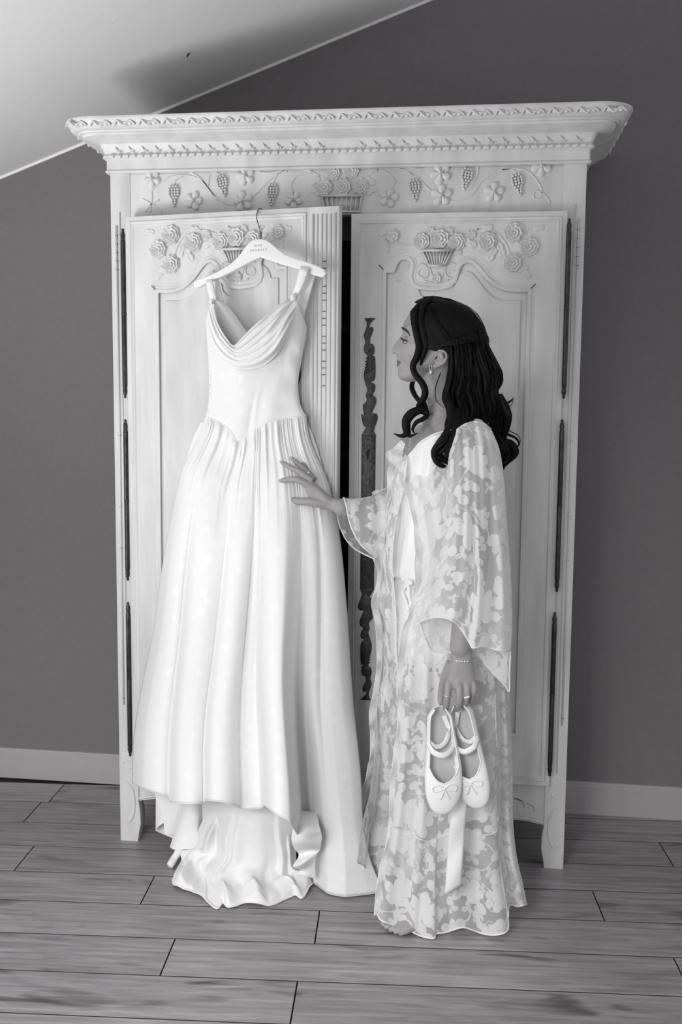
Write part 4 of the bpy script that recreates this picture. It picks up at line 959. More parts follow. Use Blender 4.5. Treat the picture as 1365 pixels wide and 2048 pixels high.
def finger(pts, rads, n=14):
    P = spline(pts, 22); R_ = np.interp(np.linspace(0, 1, 22), np.linspace(0, 1, len(rads)), rads); T = np.linspace(0, 1, 22)
    R_ = R_ * np.where(T > .9, np.sqrt(np.clip(1 - ((T - .9) / .105) ** 2, .05, 1)), 1); B.tube(P, R_, n)
mm = .00131
RH = [[(622, 972, .032), (607, 964.5, .036), (592, 958.5, .034), (575, 959.5, .024), (558, 962.5, .014)],
      [(625, 962, .032), (611, 951.5, .034), (597, 942, .032), (580, 934, .024), (561, 923, .014)],
      [(628, 958, .028), (616, 945, .027), (606, 935.5, .024), (594, 926, .018), (581, 914, .010)],
      [(631, 962, .022), (621, 951, .018), (614.5, 940, .014), (609.5, 931.5, .010), (604, 924, .006)]]
RHP = []
for i, fg in enumerate(RH):
    P = [at(u, v, HY - .002 + (.028 - d) * .9 + i * .006) for u, v, d in fg]
    finger(P, [[.0096, .0093, .0086, .0076, .0062], [.0098, .0094, .0087, .0078, .0063], [.0092, .0087, .0080, .0071, .0058], [.0084, .0078, .0071, .0063, .0052]][i]); RHP.append(P)
TH = [at(660, 1006, WY_), at(640, 1006, HY - .006), at(620, 1003.5, HY - .010), at(601, 1002.5, HY - .006), at(588, 1001, HY), at(572, 998.5, HY + .004)]
finger(TH, [.015, .0142, .0115, .0104, .0100, .0074])
# left hand holding the shoes
HN = WR_N[1]
PDIR = np.array([0, 0, -1.0])
palm([(at(905, 1290, HN), at(944, 1298, HN), .020), (at(902, 1318, HN - .001), at(947, 1322, HN - .001), .019), (at(897, 1342, HN - .004), at(950, 1344, HN - .002), .018), (at(893, 1360, HN - .008), at(952, 1362, HN - .003), .0165), (at(893, 1376, HN - .012), at(951, 1376, HN - .005), .014)])
LHF = [[(899, 1362, -.012), (896.5, 1380, -.022), (895, 1396, -.024), (893, 1412, -.016), (892, 1421, -.004)],
       [(917, 1360, -.012), (919, 1378, -.026), (920, 1396, -.030), (918, 1411, -.022), (916, 1419, -.008)],
       [(933, 1362, -.010), (935, 1378, -.020), (934, 1394, -.022), (931, 1408, -.012), (929, 1416, .004)],
       [(946, 1362, -.006), (949, 1376, -.012), (948, 1388, -.012), (944, 1400, -.002), (941, 1407, .008)]]
LHP = []
for i, fg in enumerate(LHF):
    P = [at(u, v, HN + d) for u, v, d in fg]
    finger(P, [[.0098, .0092, .0088, .0082, .007], [.0098, .0094, .009, .0082, .007], [.0092, .0088, .0082, .0075, .0062], [.0082, .0078, .0072, .0066, .0056]][i]); LHP.append(P)
finger([at(903, 1325, HN), at(893, 1350, HN + .012), at(886, 1374, HN + .020), at(883, 1395, HN + .022), at(884, 1411, HN + .018)], [.013, .0125, .0105, .0095, .0078])
# union of everything into one continuous skin
raw = B.me('body', 'skin'); ob = bpy.data.objects.new('body_raw', raw); COL.objects.link(ob)
rm = ob.modifiers.new('remesh', 'REMESH'); rm.mode = 'VOXEL'; rm.voxel_size = .0023; rm.use_smooth_shade = True
sm_ = ob.modifiers.new('smooth', 'SMOOTH'); sm_.factor = .5; sm_.iterations = 4
dg = bpy.context.evaluated_depsgraph_get(); dg.update()
bme = bpy.data.meshes.new_from_object(ob.evaluated_get(dg)); bpy.data.objects.remove(ob)
bme.name = 'body'; bme.materials.clear(); bme.materials.append(MATS['skin']); bme.materials.append(MATS['lips'])
bme.polygons.foreach_set('use_smooth', [True] * len(bme.polygons))
from mathutils.bvhtree import BVHTree
nv_ = len(bme.vertices); co = np.empty(nv_ * 3, np.float32); bme.vertices.foreach_get('co', co); co = co.reshape(-1, 3)
nf = len(bme.polygons); fc = np.empty(nf * 3, np.float32); bme.polygons.foreach_get('center', fc); fc = fc.reshape(-1, 3)
# lips: faces around the mouth, measured from the mouth corner
q_ = (fc - CC) @ CM.T; fu = CX + FPX * q_[:, 0] / q_[:, 2]; fv = CY + FPX * q_[:, 1] / q_[:, 2]
zm = at(796, 726, YC)[2]; zt1 = at(796, 719.5, YC)[2]; zb1 = at(796, 734, YC)[2]; xm = at(795, 726, YC)[0]; mw = .0262
ay = np.abs(fc[:, 1] - YC) / mw
up_ = zm + (zt1 - zm) * np.clip(1 - ay ** 1.6, 0, 1); lo_ = zm - (zm - zb1) * np.clip(1 - ay ** 1.8, 0, 1)
lip = (ay < 1) & (fc[:, 2] < up_ + .0004) & (fc[:, 2] > lo_ - .0004) & (fc[:, 0] < xm + .024) & (fc[:, 0] > xm - .02)
bme.polygons.foreach_set('material_index', lip.astype(np.int32)); bme.update()
body = W('body', bme)
bvh = BVHTree.FromPolygons([tuple(c) for c in co], [tuple(p.vertices) for p in bme.polygons])
def surf(u, v, lift_=0.0):
    k = ray(u, v); k = k / np.linalg.norm(k); h = bvh.ray_cast(Vector(CC), Vector(k))
    if h[0] is None: return at(u, v, YC - .07)
    return np.array(h[0]) - k * lift_
# brow, lashes, eye
def on_skin(pts, rads, name, mat, lift_=.0006, n=8, N=22, both=True):
    P = [surf(u, v, lift_) for u, v in rs(pts, N)]; R_ = np.interp(np.linspace(0, 1, N), np.linspace(0, 1, len(rads)), rads)
    o = W(name, MB().tube(P, R_, n).me(name, mat), body)
    if both:
        P2_ = [np.array([p[0], 2 * YC - p[1], p[2]]) for p in P]; W(name, MB().tube(P2_, R_, n).me(name, mat), body)
    return o
on_skin([(804.5, 655.5), (808, 658), (813.3, 661), (817.5, 665.5), (820.5, 672)], [.0018, .0034, .0034, .0022, .0008], 'eyebrow', 'brow')
on_skin([(801.5, 675.5), (805, 678.5), (809, 680.5), (813, 681.5), (817, 683)], [.0010, .0026, .0026, .0020, .0008], 'upper_eyelash', 'brow')
on_skin([(806, 685.5), (810, 687), (815, 685.5)], [.0006, .0010, .0006], 'lower_eyelash', 'brow', .0003)
for s in (1, -1):
    e = surf(809.5, 683.3, -.0018)
    if s < 0: e[1] = 2 * YC - e[1]
    W('eye', MB().ball(e, .0042, 14, 10, (1.0, .8, .7)).me('eye', 'eye_white'), body); e2 = e + np.array([-.0022, -s * .0006, -.0002]); W('iris', MB().ball(e2, .0029, 12, 8, (.8, 1, .9)).me('iris', 'brow'), body)
nz = surf(788.5, 706, .0); W('nostril', MB().ball(nz, .0018, 10, 7, (1.3, .6, .7)).me('nostril', 'brow'), body)
W('ear_hollow', MB().tube([surf(875, 712, -.0005), surf(873, 716, .0002), surf(870, 719, .0)], [.0012, .0022, .0012], 8).me('hollow', 'brow'), body)
# nails
for P, r in zip(RHP, (.0045, .0045, .0042, .0036)):
    d = (P[-1] - P[-2]); d /= np.linalg.norm(d); W('nail', MB().ball(P[-1] - d * .004 + np.array([0, -.0045, .001]), r, 10, 7, (1.1, .4, .8)).me('nail', 'nail'), body)
p = TH[-1]; W('nail', MB().ball(p + np.array([.006, -.0075, .001]), .0062, 10, 7, (1.2, .35, .85)).me('nail', 'nail'), body)
for tp, r, f in TIPS: W('toenail', MB().ball(np.array([tp[0], tp[1], .0135]) - f * .004, r * .55, 10, 7, (1, 1, .5)).me('toenail', 'nail'), body)
# jewellery
def ring_at(P, i, frac, r, name, wire=.0011, stone=None):
    c = P[i] * (1 - frac) + P[i + 1] * frac; d = P[i + 1] - P[i]; d /= np.linalg.norm(d); a = np.cross(d, [0, 1, 0]); a /= np.linalg.norm(a); b = np.cross(d, a)
    o = W(name, MB().tube([c + r * (math.cos(t) * a + math.sin(t) * b) for t in np.linspace(0, 2 * pi, 28)], wire, 7, caps=False).me(name, 'silver'))
    if stone is not None:
        for dx, dz in ((0, 0), (.004, .002), (-.004, -.001)): put('stone', MB().ball(c + np.array([dx, -r - .001, dz]), stone, 8, 6).me('stone', 'pearl'), o, world=True)
ring_at(RHP[2], 0, .95, .0094, 'finger_ring', .0012, .0022)
ring_at(LHP[0], 1, .7, .0105, 'finger_ring', .0012)
ring_at(LHP[2], 1, .9, .0098, 'finger_ring', .0012, .0028)
bc = at(925, 1318, HN - .001); br = W('bracelet', MB().tube([bc + np.array([.031 * math.cos(t), .0225 * math.sin(t), -.002 * math.cos(t)]) for t in np.linspace(0, 2 * pi, 40)], .0008, 6, caps=False).me('bracelet', 'silver'))
for k in range(5):
    t = -pi / 2 + (k - 2) * .22; put('stone', MB().ball(bc + np.array([.031 * math.cos(t), .0225 * math.sin(t) - .001, 0]), .0021, 8, 6).me('stone', 'pearl'), br, world=True)
ep = surf(862, 733, .002)
er = W('earring', MB().tube([ep + np.array([.0035 * math.cos(t), -.001, .006 * math.sin(t) - .003]) for t in np.linspace(0, 2 * pi, 24)], .0007, 6, caps=False).me('earring', 'silver'))
put('pearl', MB().ball(at(862.3, 744, ep[1] - .003), .0042, 14, 10, (1, 1, 1.15)).me('pearl', 'pearl'), er, world=True)

# ---- hair
hair = W('hair', MB().ball(at(900, 680, YC), .05, 12, 8).me('hair', 'hair'))
HF = [(596, 846), (600, 836), (606, 829), (615, 825), (630, 822.5), (645, 823), (658, 827), (670, 833), (682, 836), (692, 838), (699, 846), (703, 860), (706, 876), (710, 899), (722, 907), (740, 916), (770, 930)]
HBK = [(596, 888), (600, 905), (606, 922), (615, 940), (630, 957), (645, 966), (660, 972), (680, 977), (700, 980), (720, 986), (740, 996), (755, 1002), (770, 998)]
HHW = [(596, .022), (600, .036), (606, .048), (615, .060), (630, .071), (650, .080), (675, .083), (700, .085), (730, .085), (770, .082)]
rows = []; nA = 64
for v in np.concatenate([np.linspace(596, 616, 12), np.linspace(619, 770, 50)]):
    xf, xb, hw = f1(HF, v), f1(HBK, v), f1(HHW, v)
    a0 = at(min(f1(SM, max(v, 604)), 868) - 5 if v > 604 else xf, v, YC)[0]; b0 = at(xb, v, YC)[0]; xfw = at(xf, v, YC)[0]; zz = at(880, v, YC)[2]
    if v < 606: a0 = xfw
    hx = (b0 - a0) / 2; cx0 = (a0 + b0) / 2; ph0 = math.acos(max(-1, min(1, (cx0 - xfw) / hx)))
    row = []
    for k in range(nA):
        ph = ph0 + (2 * pi - 2 * ph0) * k / (nA - 1)
        rr = 1 + .012 * math.sin(ph * 23 + v * .12) + .008 * math.sin(ph * 41 - v * .2)
        row.append((cx0 - hx * math.cos(ph) * rr, YC + hw * math.sin(ph) * rr, zz))
    rows.append(row)
R3 = np.array(rows); capm = mesh('hair_cap', np.r_[R3.reshape(-1, 3), [[at(868, 595, YC)[0], YC, at(868, 594.5, YC)[2]]]], grid_faces(nA, len(rows)) + [(len(rows) * nA, k, k + 1) for k in range(nA - 1)], 'hair')
oc = put('hair_cap', capm, hair, world=True); md = oc.modifiers.new('thick', 'SOLIDIFY'); md.thickness = .004; md.offset = -1
locks = MB(); wisps = MB()
def lock(pts, rads, mb=None, N=44, n=9, fl=.7):
    P = spline(pts, N); R_ = np.interp(np.linspace(0, 1, N), np.linspace(0, 1, len(rads)), rads) * mm; (mb or locks).tube(P, R_, n)
def L3(px, dy): return [at(u, v, YC + y + dy) for u, v, y in px]
# face-framing locks (near and far side)
FLK = [(850, 600, -.030), (833, 618, -.058), (829, 645, -.068), (834, 672, -.074), (838, 694, -.076), (833, 714, -.076), (825.5, 731, -.073), (830, 748, -.070), (844, 766, -.072), (850, 784, -.072), (845, 800, -.072), (837, 812, -.074), (838, 822, -.078), (846, 828, -.078)]
lk = lambda px, r, dy=0, **k: lock(L3(px, dy), r, **k)
lk(FLK, [5, 6, 6.5, 6.5, 6.5, 6, 5.5, 5.5, 6, 6, 5.5, 5, 4, 1.5])
lk([(u + 4, v, y + .004) for u, v, y in FLK], [5, 6, 6.5, 6.5, 6, 5, 3.5, 3.5, 4, 4, 4, 3.5, 3, 1.5])
lk([(u + 14, v - 4, y + .003) for u, v, y in FLK[:6]] + [(842, 730, -.06)], [5, 7, 8, 8, 7, 5, 2])
CUR = [(848, 815, -.075), (835, 820, -.080), (822, 827, -.082), (813, 840, -.082), (813, 856, -.080), (815, 866, -.078), (803, 872, -.076), (788, 867, -.074)]
lk(CUR, [5, 7, 8, 8.5, 8, 7, 4, .8]); lk([(u + 3, v + 3, y) for u, v, y in CUR[:6]] + [(822, 872, -.08), (836, 866, -.08)], [4, 6, 7, 7, 6, 5, 3, .8]); lk([(848, 800, -.06), (852, 815, -.07), (855, 830, -.075), (846, 838, -.08), (833, 845, -.08), (826, 858, -.08), (830, 868, -.08)], [3, 4.5, 5, 5, 4.5, 3, .8])
lk([(834, 752, .055), (826, 764, .03), (825, 778, .0), (832, 793, -.03), (843, 806, -.05), (850, 820, -.06), (854, 834, -.065)], [3, 5, 5.5, 5, 4.5, 4, 1])
lk([(848, 822, -.08), (856, 828, -.085), (866, 827, -.085)], [2.5, 1.5, .5]); lk([(846, 826, -.08), (852, 834, -.082), (858, 838, -.082)], [2, 1.5, .5])
lk([(u, v, -y) for u, v, y in FLK[:7]] + [(834, 752, .055)], [5, 6, 6.5, 6.5, 6.5, 6, 5, 4])
# smooth strands over the crown, gathered to the back
for k in range(70):
    s = k / 69; y0 = -.010 - .052 * s; 
    P = [(858 + 3 * math.sin(k * 7), 598.5 + 20 * s ** 1.3, y0), (868 + 10 * s, 596.5 + 50 * s ** 1.2, -.024 - .056 * s), (905, 601 + 80 * s, -.030 - .056 * s), (940, 628 + 56 * s, -.024 - .056 * s), (962, 655 + 28 * s, -.018 - .045 * s), (973, 676 + 6 * s, -.008 - .012 * s)]
    lk(P, [1.2, 1.9, 2.1, 2.1, 1.9, 1.5], n=6, N=30)
# half-up twist at the back
for k in range(3):
    P = [(868 + 3 * k, 692 + 3 * k, -.080), (895, 690 - 2 * k, -.086), (918 + 2 * k, 684 + 5 * math.sin(2.1 * k), -.084), (938, 677 + 5 * math.sin(2.1 * k + 2), -.074), (956, 676 + 5 * math.sin(2.1 * k + 4), -.055), (971, 677 + 5 * math.sin(2.1 * k), -.028), (977, 684, -.006)]
    lk(P, [3, 5, 6, 6, 6, 5, 3], N=36)
# long waves: near edge G2 to back edge G3, several layers deep
G2 = [(900, 690, 0), (902, 725, 0), (897, 765, 0), (893, 795, 0), (900, 815, 0), (896, 838, 0), (884, 858, 0), (890, 878, 0), (884, 893, 0), (871, 905, 0), (874, 922, 0), (892, 932, 0), (901, 930, 0)]
G3 = [(968, 668, 0), (978, 700, 0), (996, 735, 0), (1000, 757, 0), (990, 778, 0), (998, 800, 0), (1013, 822, 0), (1014, 846, 0), (1000, 866, 0), (1006, 890, 0), (1020, 905, 0), (1018, 922, 0), (1008, 934, 0)]
G2, G3 = np.array(G2, float), np.array(G3, float)
rr_ = np.random.default_rng(3)
NS = 232
for k in range(NS):
    lay = k % 4; s = min(1, max(0, (k // 4) / (NS // 4 - 1) + rr_.normal(0, .02)))
    G = G2 * (1 - s) + G3 * s
    end = 13 - (0 if s < .16 or s > .86 else int(4 + 2 * rr_.random() + (1 if .3 < s < .8 else 0)))
    G = G[:end].copy(); n_ = len(G); t = np.arange(n_)
    ph = rr_.uniform(0, 6.28)
    G[2:, 0] += 5.5 * np.sin(t[2:] * 1.25 + s * 3 + lay * .5 + rr_.normal(0, .35)) * sst(1, 4, t[2:]) + rr_.normal(0, 2); G[:, 1] += rr_.normal(0, 4); G[0, 1] -= rr_.uniform(0, 8)
    yl = (-.086, -.062, -.02, .05)[lay] + rr_.normal(0, .008) + .010 * np.sin(t * 1.2 + ph)
    yl = yl * (1 - .45 * s) if lay < 3 else yl * (1 - .6 * s)
    yl = yl - (.085 * sst(3, 8, t) if lay < 2 else .03 * sst(3, 8, t)) * np.clip(1 - s * 1.25, 0, 1) 
    G[:, 2] = yl
    rad = np.r_[1.2, 4.2 * np.ones(n_ - 4), 3.6, 2.4, .5] * rr_.uniform(.6, 1.2)
    lock([at(*(g_[0], g_[1], YC + g_[2])) for g_ in G], rad, N=48, n=7)
# curl ends
for px, r in (([(900, 800, -.11), (905, 840, -.14), (893, 870, -.165), (878, 890, -.175), (869, 905, -.175), (874, 923, -.172), (888, 933, -.168), (902, 930, -.165)], [7, 9, 9, 8, 6.5, 6, 4, 1]),
              ([(915, 820, -.12), (912, 850, -.15), (905, 875, -.17), (895, 892, -.178), (884, 902, -.178), (876, 906, -.175), (872, 896, -.172)], [8, 9, 8, 7, 5, 3, 1]),
              ([(925, 830, -.12), (918, 860, -.15), (908, 885, -.17), (896, 900, -.178), (893, 914, -.178), (902, 910, -.178)], [8, 8, 7, 5, 3.5, .8]),
              ([(1000, 790, -.06), (1012, 815, -.07), (1017, 835, -.07), (1012, 858, -.05), (1005, 880, -.03), (1012, 905, -.02), (1008, 928, 0)], [6, 8, 8, 8, 9, 8, 2]),
              ([(995, 855, -.03), (1015, 868, .0), (1032, 876, .01), (1039, 888, .02), (1030, 900, .02)], [4, 3, 2.4, 2, .6]),
              ([(1000, 795, -.05), (1012, 806, -.05), (1022, 802, -.05), (1028, 795, -.05)], [4, 3, 2, .5]),
              ([(985, 850, -.02), (1005, 880, .01), (1022, 890, .02), (1030, 905, .02), (1018, 920, .02), (1010, 934, .02)], [6, 9, 10, 9, 7, 1])):
    lk(px, r)
ol = put('locks', locks.me('locks', 'hair'), hair, world=True)
for k in range(150):
    s = .16 + .84 * rr_.random(); G = (G2 * (1 - s) + G3 * s)[2:rr_.integers(7, 12)].copy(); G[:, 0] += rr_.normal(0, 7) + 4 * np.sin(np.arange(len(G)) * 1.3 + k); G[:, 2] = -.10 * (1 - .5 * s) - .04 * (1 - s) * sst(2, 6, np.arange(len(G)))
    lock([at(g_[0], g_[1], YC + g_[2]) for g_ in G], [.9, .8, .5], wisps, N=30, n=5)
for px in ([(882, 745, -.075), (872, 775, -.08), (873, 800, -.085), (888, 815, -.095)], [(980, 760, -.03), (1000, 790, -.03), (1012, 805, -.03), (1027, 800, -.03)], [(1000, 850, -.02), (1020, 862, 0), (1038, 872, 0), (1042, 885, 0)], [(1000, 800, -.03), (1020, 812, -.03), (1029, 797, -.03)], [(812, 838, -.08), (807, 855, -.08), (808, 868, -.08)]):
    lk(px, [1.2, 1.0, .5], mb=wisps, N=26, n=5)
for k in range(120):
    s = rr_.random(); y0 = -.008 - .066 * s
    P = [(858 + 4 * s + rr_.normal(0, 3), 598 + 18 * s ** 1.3, y0), (868 + 10 * s, 596 + 56 * s ** 1.2, -.026 - .058 * s), (905, 600 + 84 * s, -.032 - .057 * s), (940, 627 + 57 * s, -.026 - .057 * s), (963, 654 + 29 * s, -.019 - .046 * s), (974, 676 + 6 * s, -.008 - .012 * s)]
    lk(P, [.5, .9, 1.0, .9, .8, .5], mb=wisps, n=5, N=26)
put('wisps', wisps.me('wisps', 'hair'), hair, world=True)
# ------------------------------------------------------------------ robe, camisole, shorts
satin('camisole_satin', 0.84, 0.28, 0.0, .1)
satin('shoe_satin', 0.85, 0.3, 0.0, .1)
def sheer(name, ground=.42, motif=.93, scale=7.2, seed=0.0):
    m, ns, ls, b = new_mat(name)
    ns.remove(b); out = ns['Material Output']
    uv = nd(ns, 'ShaderNodeUVMap')
    def math_(op, a, b_=None, c=None):
        n = nd(ns, 'ShaderNodeMath', operation=op)
        for i, x in enumerate((a, b_, c)):
            if x is None: continue
            if isinstance(x, (int, float)): n.inputs[i].default_value = x
            else: ls.new(x, n.inputs[i])
        return n.outputs[0]
    warp = nd(ns, 'ShaderNodeTexNoise', noise_dimensions='2D', i_Scale=9.0, i_Detail=1.0); ls.new(uv.outputs[0], warp.inputs['Vector'])
    wsub = nd(ns, 'ShaderNodeVectorMath', operation='SUBTRACT'); ls.new(warp.outputs['Color'], wsub.inputs[0]); wsub.inputs[1].default_value = (.5, .5, .5)
    wsc = nd(ns, 'ShaderNodeVectorMath', operation='SCALE'); ls.new(wsub.outputs[0], wsc.inputs[0]); wsc.inputs['Scale'].default_value = .018
    wad = nd(ns, 'ShaderNodeVectorMath', operation='ADD'); ls.new(uv.outputs[0], wad.inputs[0]); ls.new(wsc.outputs[0], wad.inputs[1])
    def motif_layer(sc_, off, petals, r0, r1, k):
        mp = nd(ns, 'ShaderNodeMapping'); mp.inputs['Location'].default_value = (off, off * 1.7, 0); ls.new(wad.outputs[0], mp.inputs['Vector'])
        vo = nd(ns, 'ShaderNodeTexVoronoi', voronoi_dimensions='2D', i_Scale=sc_, i_Randomness=.75); ls.new(mp.outputs[0], vo.inputs['Vector'])
        sb = nd(ns, 'ShaderNodeVectorMath', operation='SUBTRACT'); ls.new(mp.outputs[0], sb.inputs[0]); ls.new(vo.outputs['Position'], sb.inputs[1])
        sx = nd(ns, 'ShaderNodeSeparateXYZ'); ls.new(sb.outputs[0], sx.inputs[0])
        scx = nd(ns, 'ShaderNodeSeparateColor'); ls.new(vo.outputs['Color'], scx.inputs[0])
        ang = math_('ARCTAN2', sx.outputs[1], sx.outputs[0]); rot = math_('MULTIPLY', scx.outputs[0], 6.28)
        d = math_('MULTIPLY', vo.outputs['Distance'], 1.0)
        c = math_('ABSOLUTE', math_('COSINE', math_('ADD', math_('MULTIPLY', ang, petals / 2), rot)))
        R_ = math_('ADD', math_('MULTIPLY', math_('POWER', c, k), r1), r0)
        size = math_('ADD', math_('MULTIPLY', scx.outputs[1], .5), .65)
        e = math_('SUBTRACT', math_('MULTIPLY', R_, size), d)
        st = nd(ns, 'ShaderNodeMapRange', interpolation_type='SMOOTHSTEP'); st.inputs['From Min'].default_value = -.008; st.inputs['From Max'].default_value = .012; ls.new(e, st.inputs['Value'])
        return st.outputs[0]
    a = motif_layer(scale, seed, 5, .17, .20, .6)
    l = motif_layer(scale * 2.1, seed + 3.3, 2, .10, .40, 1.7)
    l2 = motif_layer(scale * 2.7, seed + 7.1, 3, .08, .30, 1.2)
    nz = nd(ns, 'ShaderNodeTexNoise', noise_dimensions='2D', i_Scale=scale * 1.1, i_Detail=0.0, i_Distortion=.6); ls.new(wad.outputs[0], nz.inputs['Vector'])
    stem = math_('LESS_THAN', math_('ABSOLUTE', math_('SUBTRACT', nz.outputs['Fac'], .5)), .010)
    mk_ = math_('MAXIMUM', math_('MAXIMUM', a, math_('MULTIPLY', l, .9)), math_('MAXIMUM', math_('MULTIPLY', l2, .75), math_('MULTIPLY', stem, .8)))
    # fine thread grain
    gn = nd(ns, 'ShaderNodeTexNoise', noise_dimensions='2D', i_Scale=420.0, i_Detail=1.0); ls.new(uv.outputs[0], gn.inputs['Vector'])
    op = math_('ADD', math_('MULTIPLY', mk_, motif - ground), ground); op = math_('ADD', op, math_('MULTIPLY', math_('SUBTRACT', gn.outputs['Fac'], .5), .16))
    lw = nd(ns, 'ShaderNodeLayerWeight'); lw.inputs['Blend'].default_value = .22                      # cloth seen edge-on hides more
    op = math_('MINIMUM', math_('ADD', op, math_('MULTIPLY', lw.outputs['Facing'], .35)), 1.0)
    tr = nd(ns, 'ShaderNodeBsdfTransparent'); df = nd(ns, 'ShaderNodeBsdfDiffuse'); df.inputs['Color'].default_value = g(.94)
    tl = nd(ns, 'ShaderNodeBsdfTranslucent'); tl.inputs['Color'].default_value = g(.92); mx = nd(ns, 'ShaderNodeMixShader'); mx.inputs[0].default_value = .32
    ls.new(df.outputs[0], mx.inputs[1]); ls.new(tl.outputs[0], mx.inputs[2])
    mx2 = nd(ns, 'ShaderNodeMixShader'); ls.new(op, mx2.inputs[0]); ls.new(tr.outputs[0], mx2.inputs[1]); ls.new(mx.outputs[0], mx2.inputs[2]); ls.new(mx2.outputs[0], out.inputs['Surface'])
    return m
sheer('sheer_lace', .46, .95, 7.6)
sheer('sheer_sleeve', .40, .94, 7.2, 2.4)
sheer('sheer_edge', .78, .95, 9.0, 5.0)
plain('lace_trim', .80, .7)
def uvs_px(PX): return (PX.reshape(-1, 2) / 770.0)
def lsheet(name, px, Y, mat, par, uvs=None):
    """px (nv,nu,2) pixel grid and Y depths -> sheet in the room"""
    nv, nu = Y.shape; P = np.array([[at(px[j, i, 0], px[j, i, 1], Y[j, i]) for i in range(nu)] for j in range(nv)])
    uu = np.zeros((nv, nu, 2)); uu[:, 1:, 0] = np.cumsum(np.linalg.norm(np.diff(P, axis=1), axis=2), axis=1); uu[1:, :, 1] = np.cumsum(np.linalg.norm(np.diff(P, axis=0), axis=2), axis=0)
    uu[:, :, 0] -= uu[:, nu // 2:nu // 2 + 1, 0]; uu[:, :, 1] = uu[:, :, 1].mean(1, keepdims=True)
    me = mesh(name, P.reshape(-1, 3), grid_faces(nu, nv), mat, uvs=uu.reshape(-1, 2)); o = W(name, me, par); return o, P
def edge_tube(P, r, name, par, mat='lace_trim'):
    put(name, MB().tube(P, r, 6).me(name, mat), par, world=True)
# camisole: closed around the trunk, looser at its hem
def trunk(tab, v0, v1, n, grow, name, mat, fr=None, neck=None):
    vs_ = [r[0] for r in tab]; rows = []; na = 80; out = []
    for v in np.linspace(v0, v1, n):
        xf, xb, hw = [float(interp([v], vs_, [r[k] for r in tab])[0]) for k in (1, 2, 3)]
        a, b = at(xf, v, YC), at(xb, v, YC); c = (a + b) / 2; hx = (b[0] - a[0]) / 2; t = (v - v0) / (v1 - v0); row = []
        for k in range(na):
            ph = 2 * pi * k / na; gx = grow(t, ph); zz = c[2]
            if neck is not None: zz = zz + neck(t, ph)
            row.append((c[0] - (hx + gx) * math.cos(ph), c[1] + (hw + gx) * math.sin(ph), zz))
        out.append(row)
    R_ = np.array(out); me = mesh(name, R_.reshape(-1, 3), grid_faces(na, n, True), mat); o = W(name, me); md = o.modifiers.new('cloth', 'SOLIDIFY'); md.thickness = .0015; return o, R_
def cam_grow(t, ph):
    fr = max(0, math.cos(ph)); return .006 + .016 * sst(.3, .95, t) * fr ** 2 - .006 * sst(.93, 1, t) + .003 * math.sin(ph * 9 + 4 * t) * sst(.3, .7, t) + .0022 * math.sin(ph * 17 - 6 * t)
def cam_neck(t, ph):
    d = ((ph + pi) % (2 * pi)) - pi; return (.112 * (1 - math.exp(-(d / .95) ** 2)) - .012) * (1 - sst(0, .35, t))
camo, CR = trunk(TORSO, 930, 1150, 50, cam_grow, 'camisole', 'camisole_satin', neck=cam_neck)
edge_tube(np.r_[CR[0], CR[0][:1]], .0028, 'lace_neckline', camo)
ST = [(1140, 797, 962, .145), (1160, 795, 965, .147), (1230, 794, 984, .162), (1300, 795, 985, .160), (1345, 800, 975, .160)]
shorts, SR = trunk(ST, 1150, 1298, 34, lambda t, ph: .004 + .004 * t + .008 * t * max(0, math.cos(ph)) + .0035 * math.sin(ph * 15 + t * 3) * (1 - .4 * t), 'shorts', 'camisole_satin')
edge_tube(np.r_[SR[0], SR[0][:1]], .0045, 'waistband', shorts, 'camisole_satin')
# lace hem of the shorts: scalloped band with holes
lv = []; nA = 160
for j, dz in enumerate((0, -.010, -.020, -.026)):
    for k in range(nA):
        ph = 2 * pi * k / nA; i = k * 80 // nA; P = SR[-1][i] * (1 - (k * 80 / nA - i)) + SR[-1][(i + 1) % 80] * (k * 80 / nA - i)
        lv.append((P[0], P[1], P[2] + dz + (.003 * abs(math.sin(ph * 24)) if j == 3 else 0)))
lf = [f for n, f in enumerate(grid_faces(nA, 4, True)) if not (n // nA == 1 and n % 3 == 0)]
o = put('lace_hem', mesh('lace_hem', lv, lf, 'lace_trim'), shorts, world=True); md = o.modifiers.new('cloth', 'SOLIDIFY'); md.thickness = .001
# drawstring bow of the shorts
for px in ([(808, 1164), (812, 1172), (806, 1185), (812, 1200), (818, 1222)], [(812, 1164), (818, 1176), (818, 1192), (822, 1206), (820, 1216)], [(810, 1166), (818, 1162), (824, 1167), (812, 1168)]):
    P = [surf(u, v, .026) for u, v in rs(px, 18)]; put('drawstring', MB().tube(P, .0045, 8, flat=((0, 1, 0), .35)).me('drawstring', 'camisole_satin'), shorts, world=True)

# ---- robe
robe_n = None
nu, nv = 150, 190
r_top = [(812, 948), (820, 934), (835, 915), (852, 897), (872, 879), (893, 862), (915, 848), (938, 839), (958, 838), (978, 848), (992, 866)]
r_hem = [(755, 1828), (762, 1840), (776, 1846), (795, 1851), (812, 1851), (822, 1862), (840, 1871), (858, 1876), (870, 1876), (873, 1868), (895, 1864), (925, 1855), (945, 1860), (968, 1868), (990, 1870), (1009, 1866), (1017, 1856), (1017, 1830), (1020, 1810), (1036, 1813), (1055, 1808)]
r_lef = [(812, 948), (822, 985), (832, 1030), (842, 1090), (845, 1130), (838, 1180), (820, 1250), (808, 1330), (803, 1420), (796, 1510), (789, 1600), (778, 1690), (766, 1760), (755, 1828)]
r_rig = [(992, 866), (1003, 910), (1009, 960), (1013, 1010), (1018, 1090), (1024, 1180), (1026, 1260), (1021, 1330), (1022, 1420), (1026, 1530), (1027, 1640), (1034, 1710), (1045, 1760), (1055, 1808)]
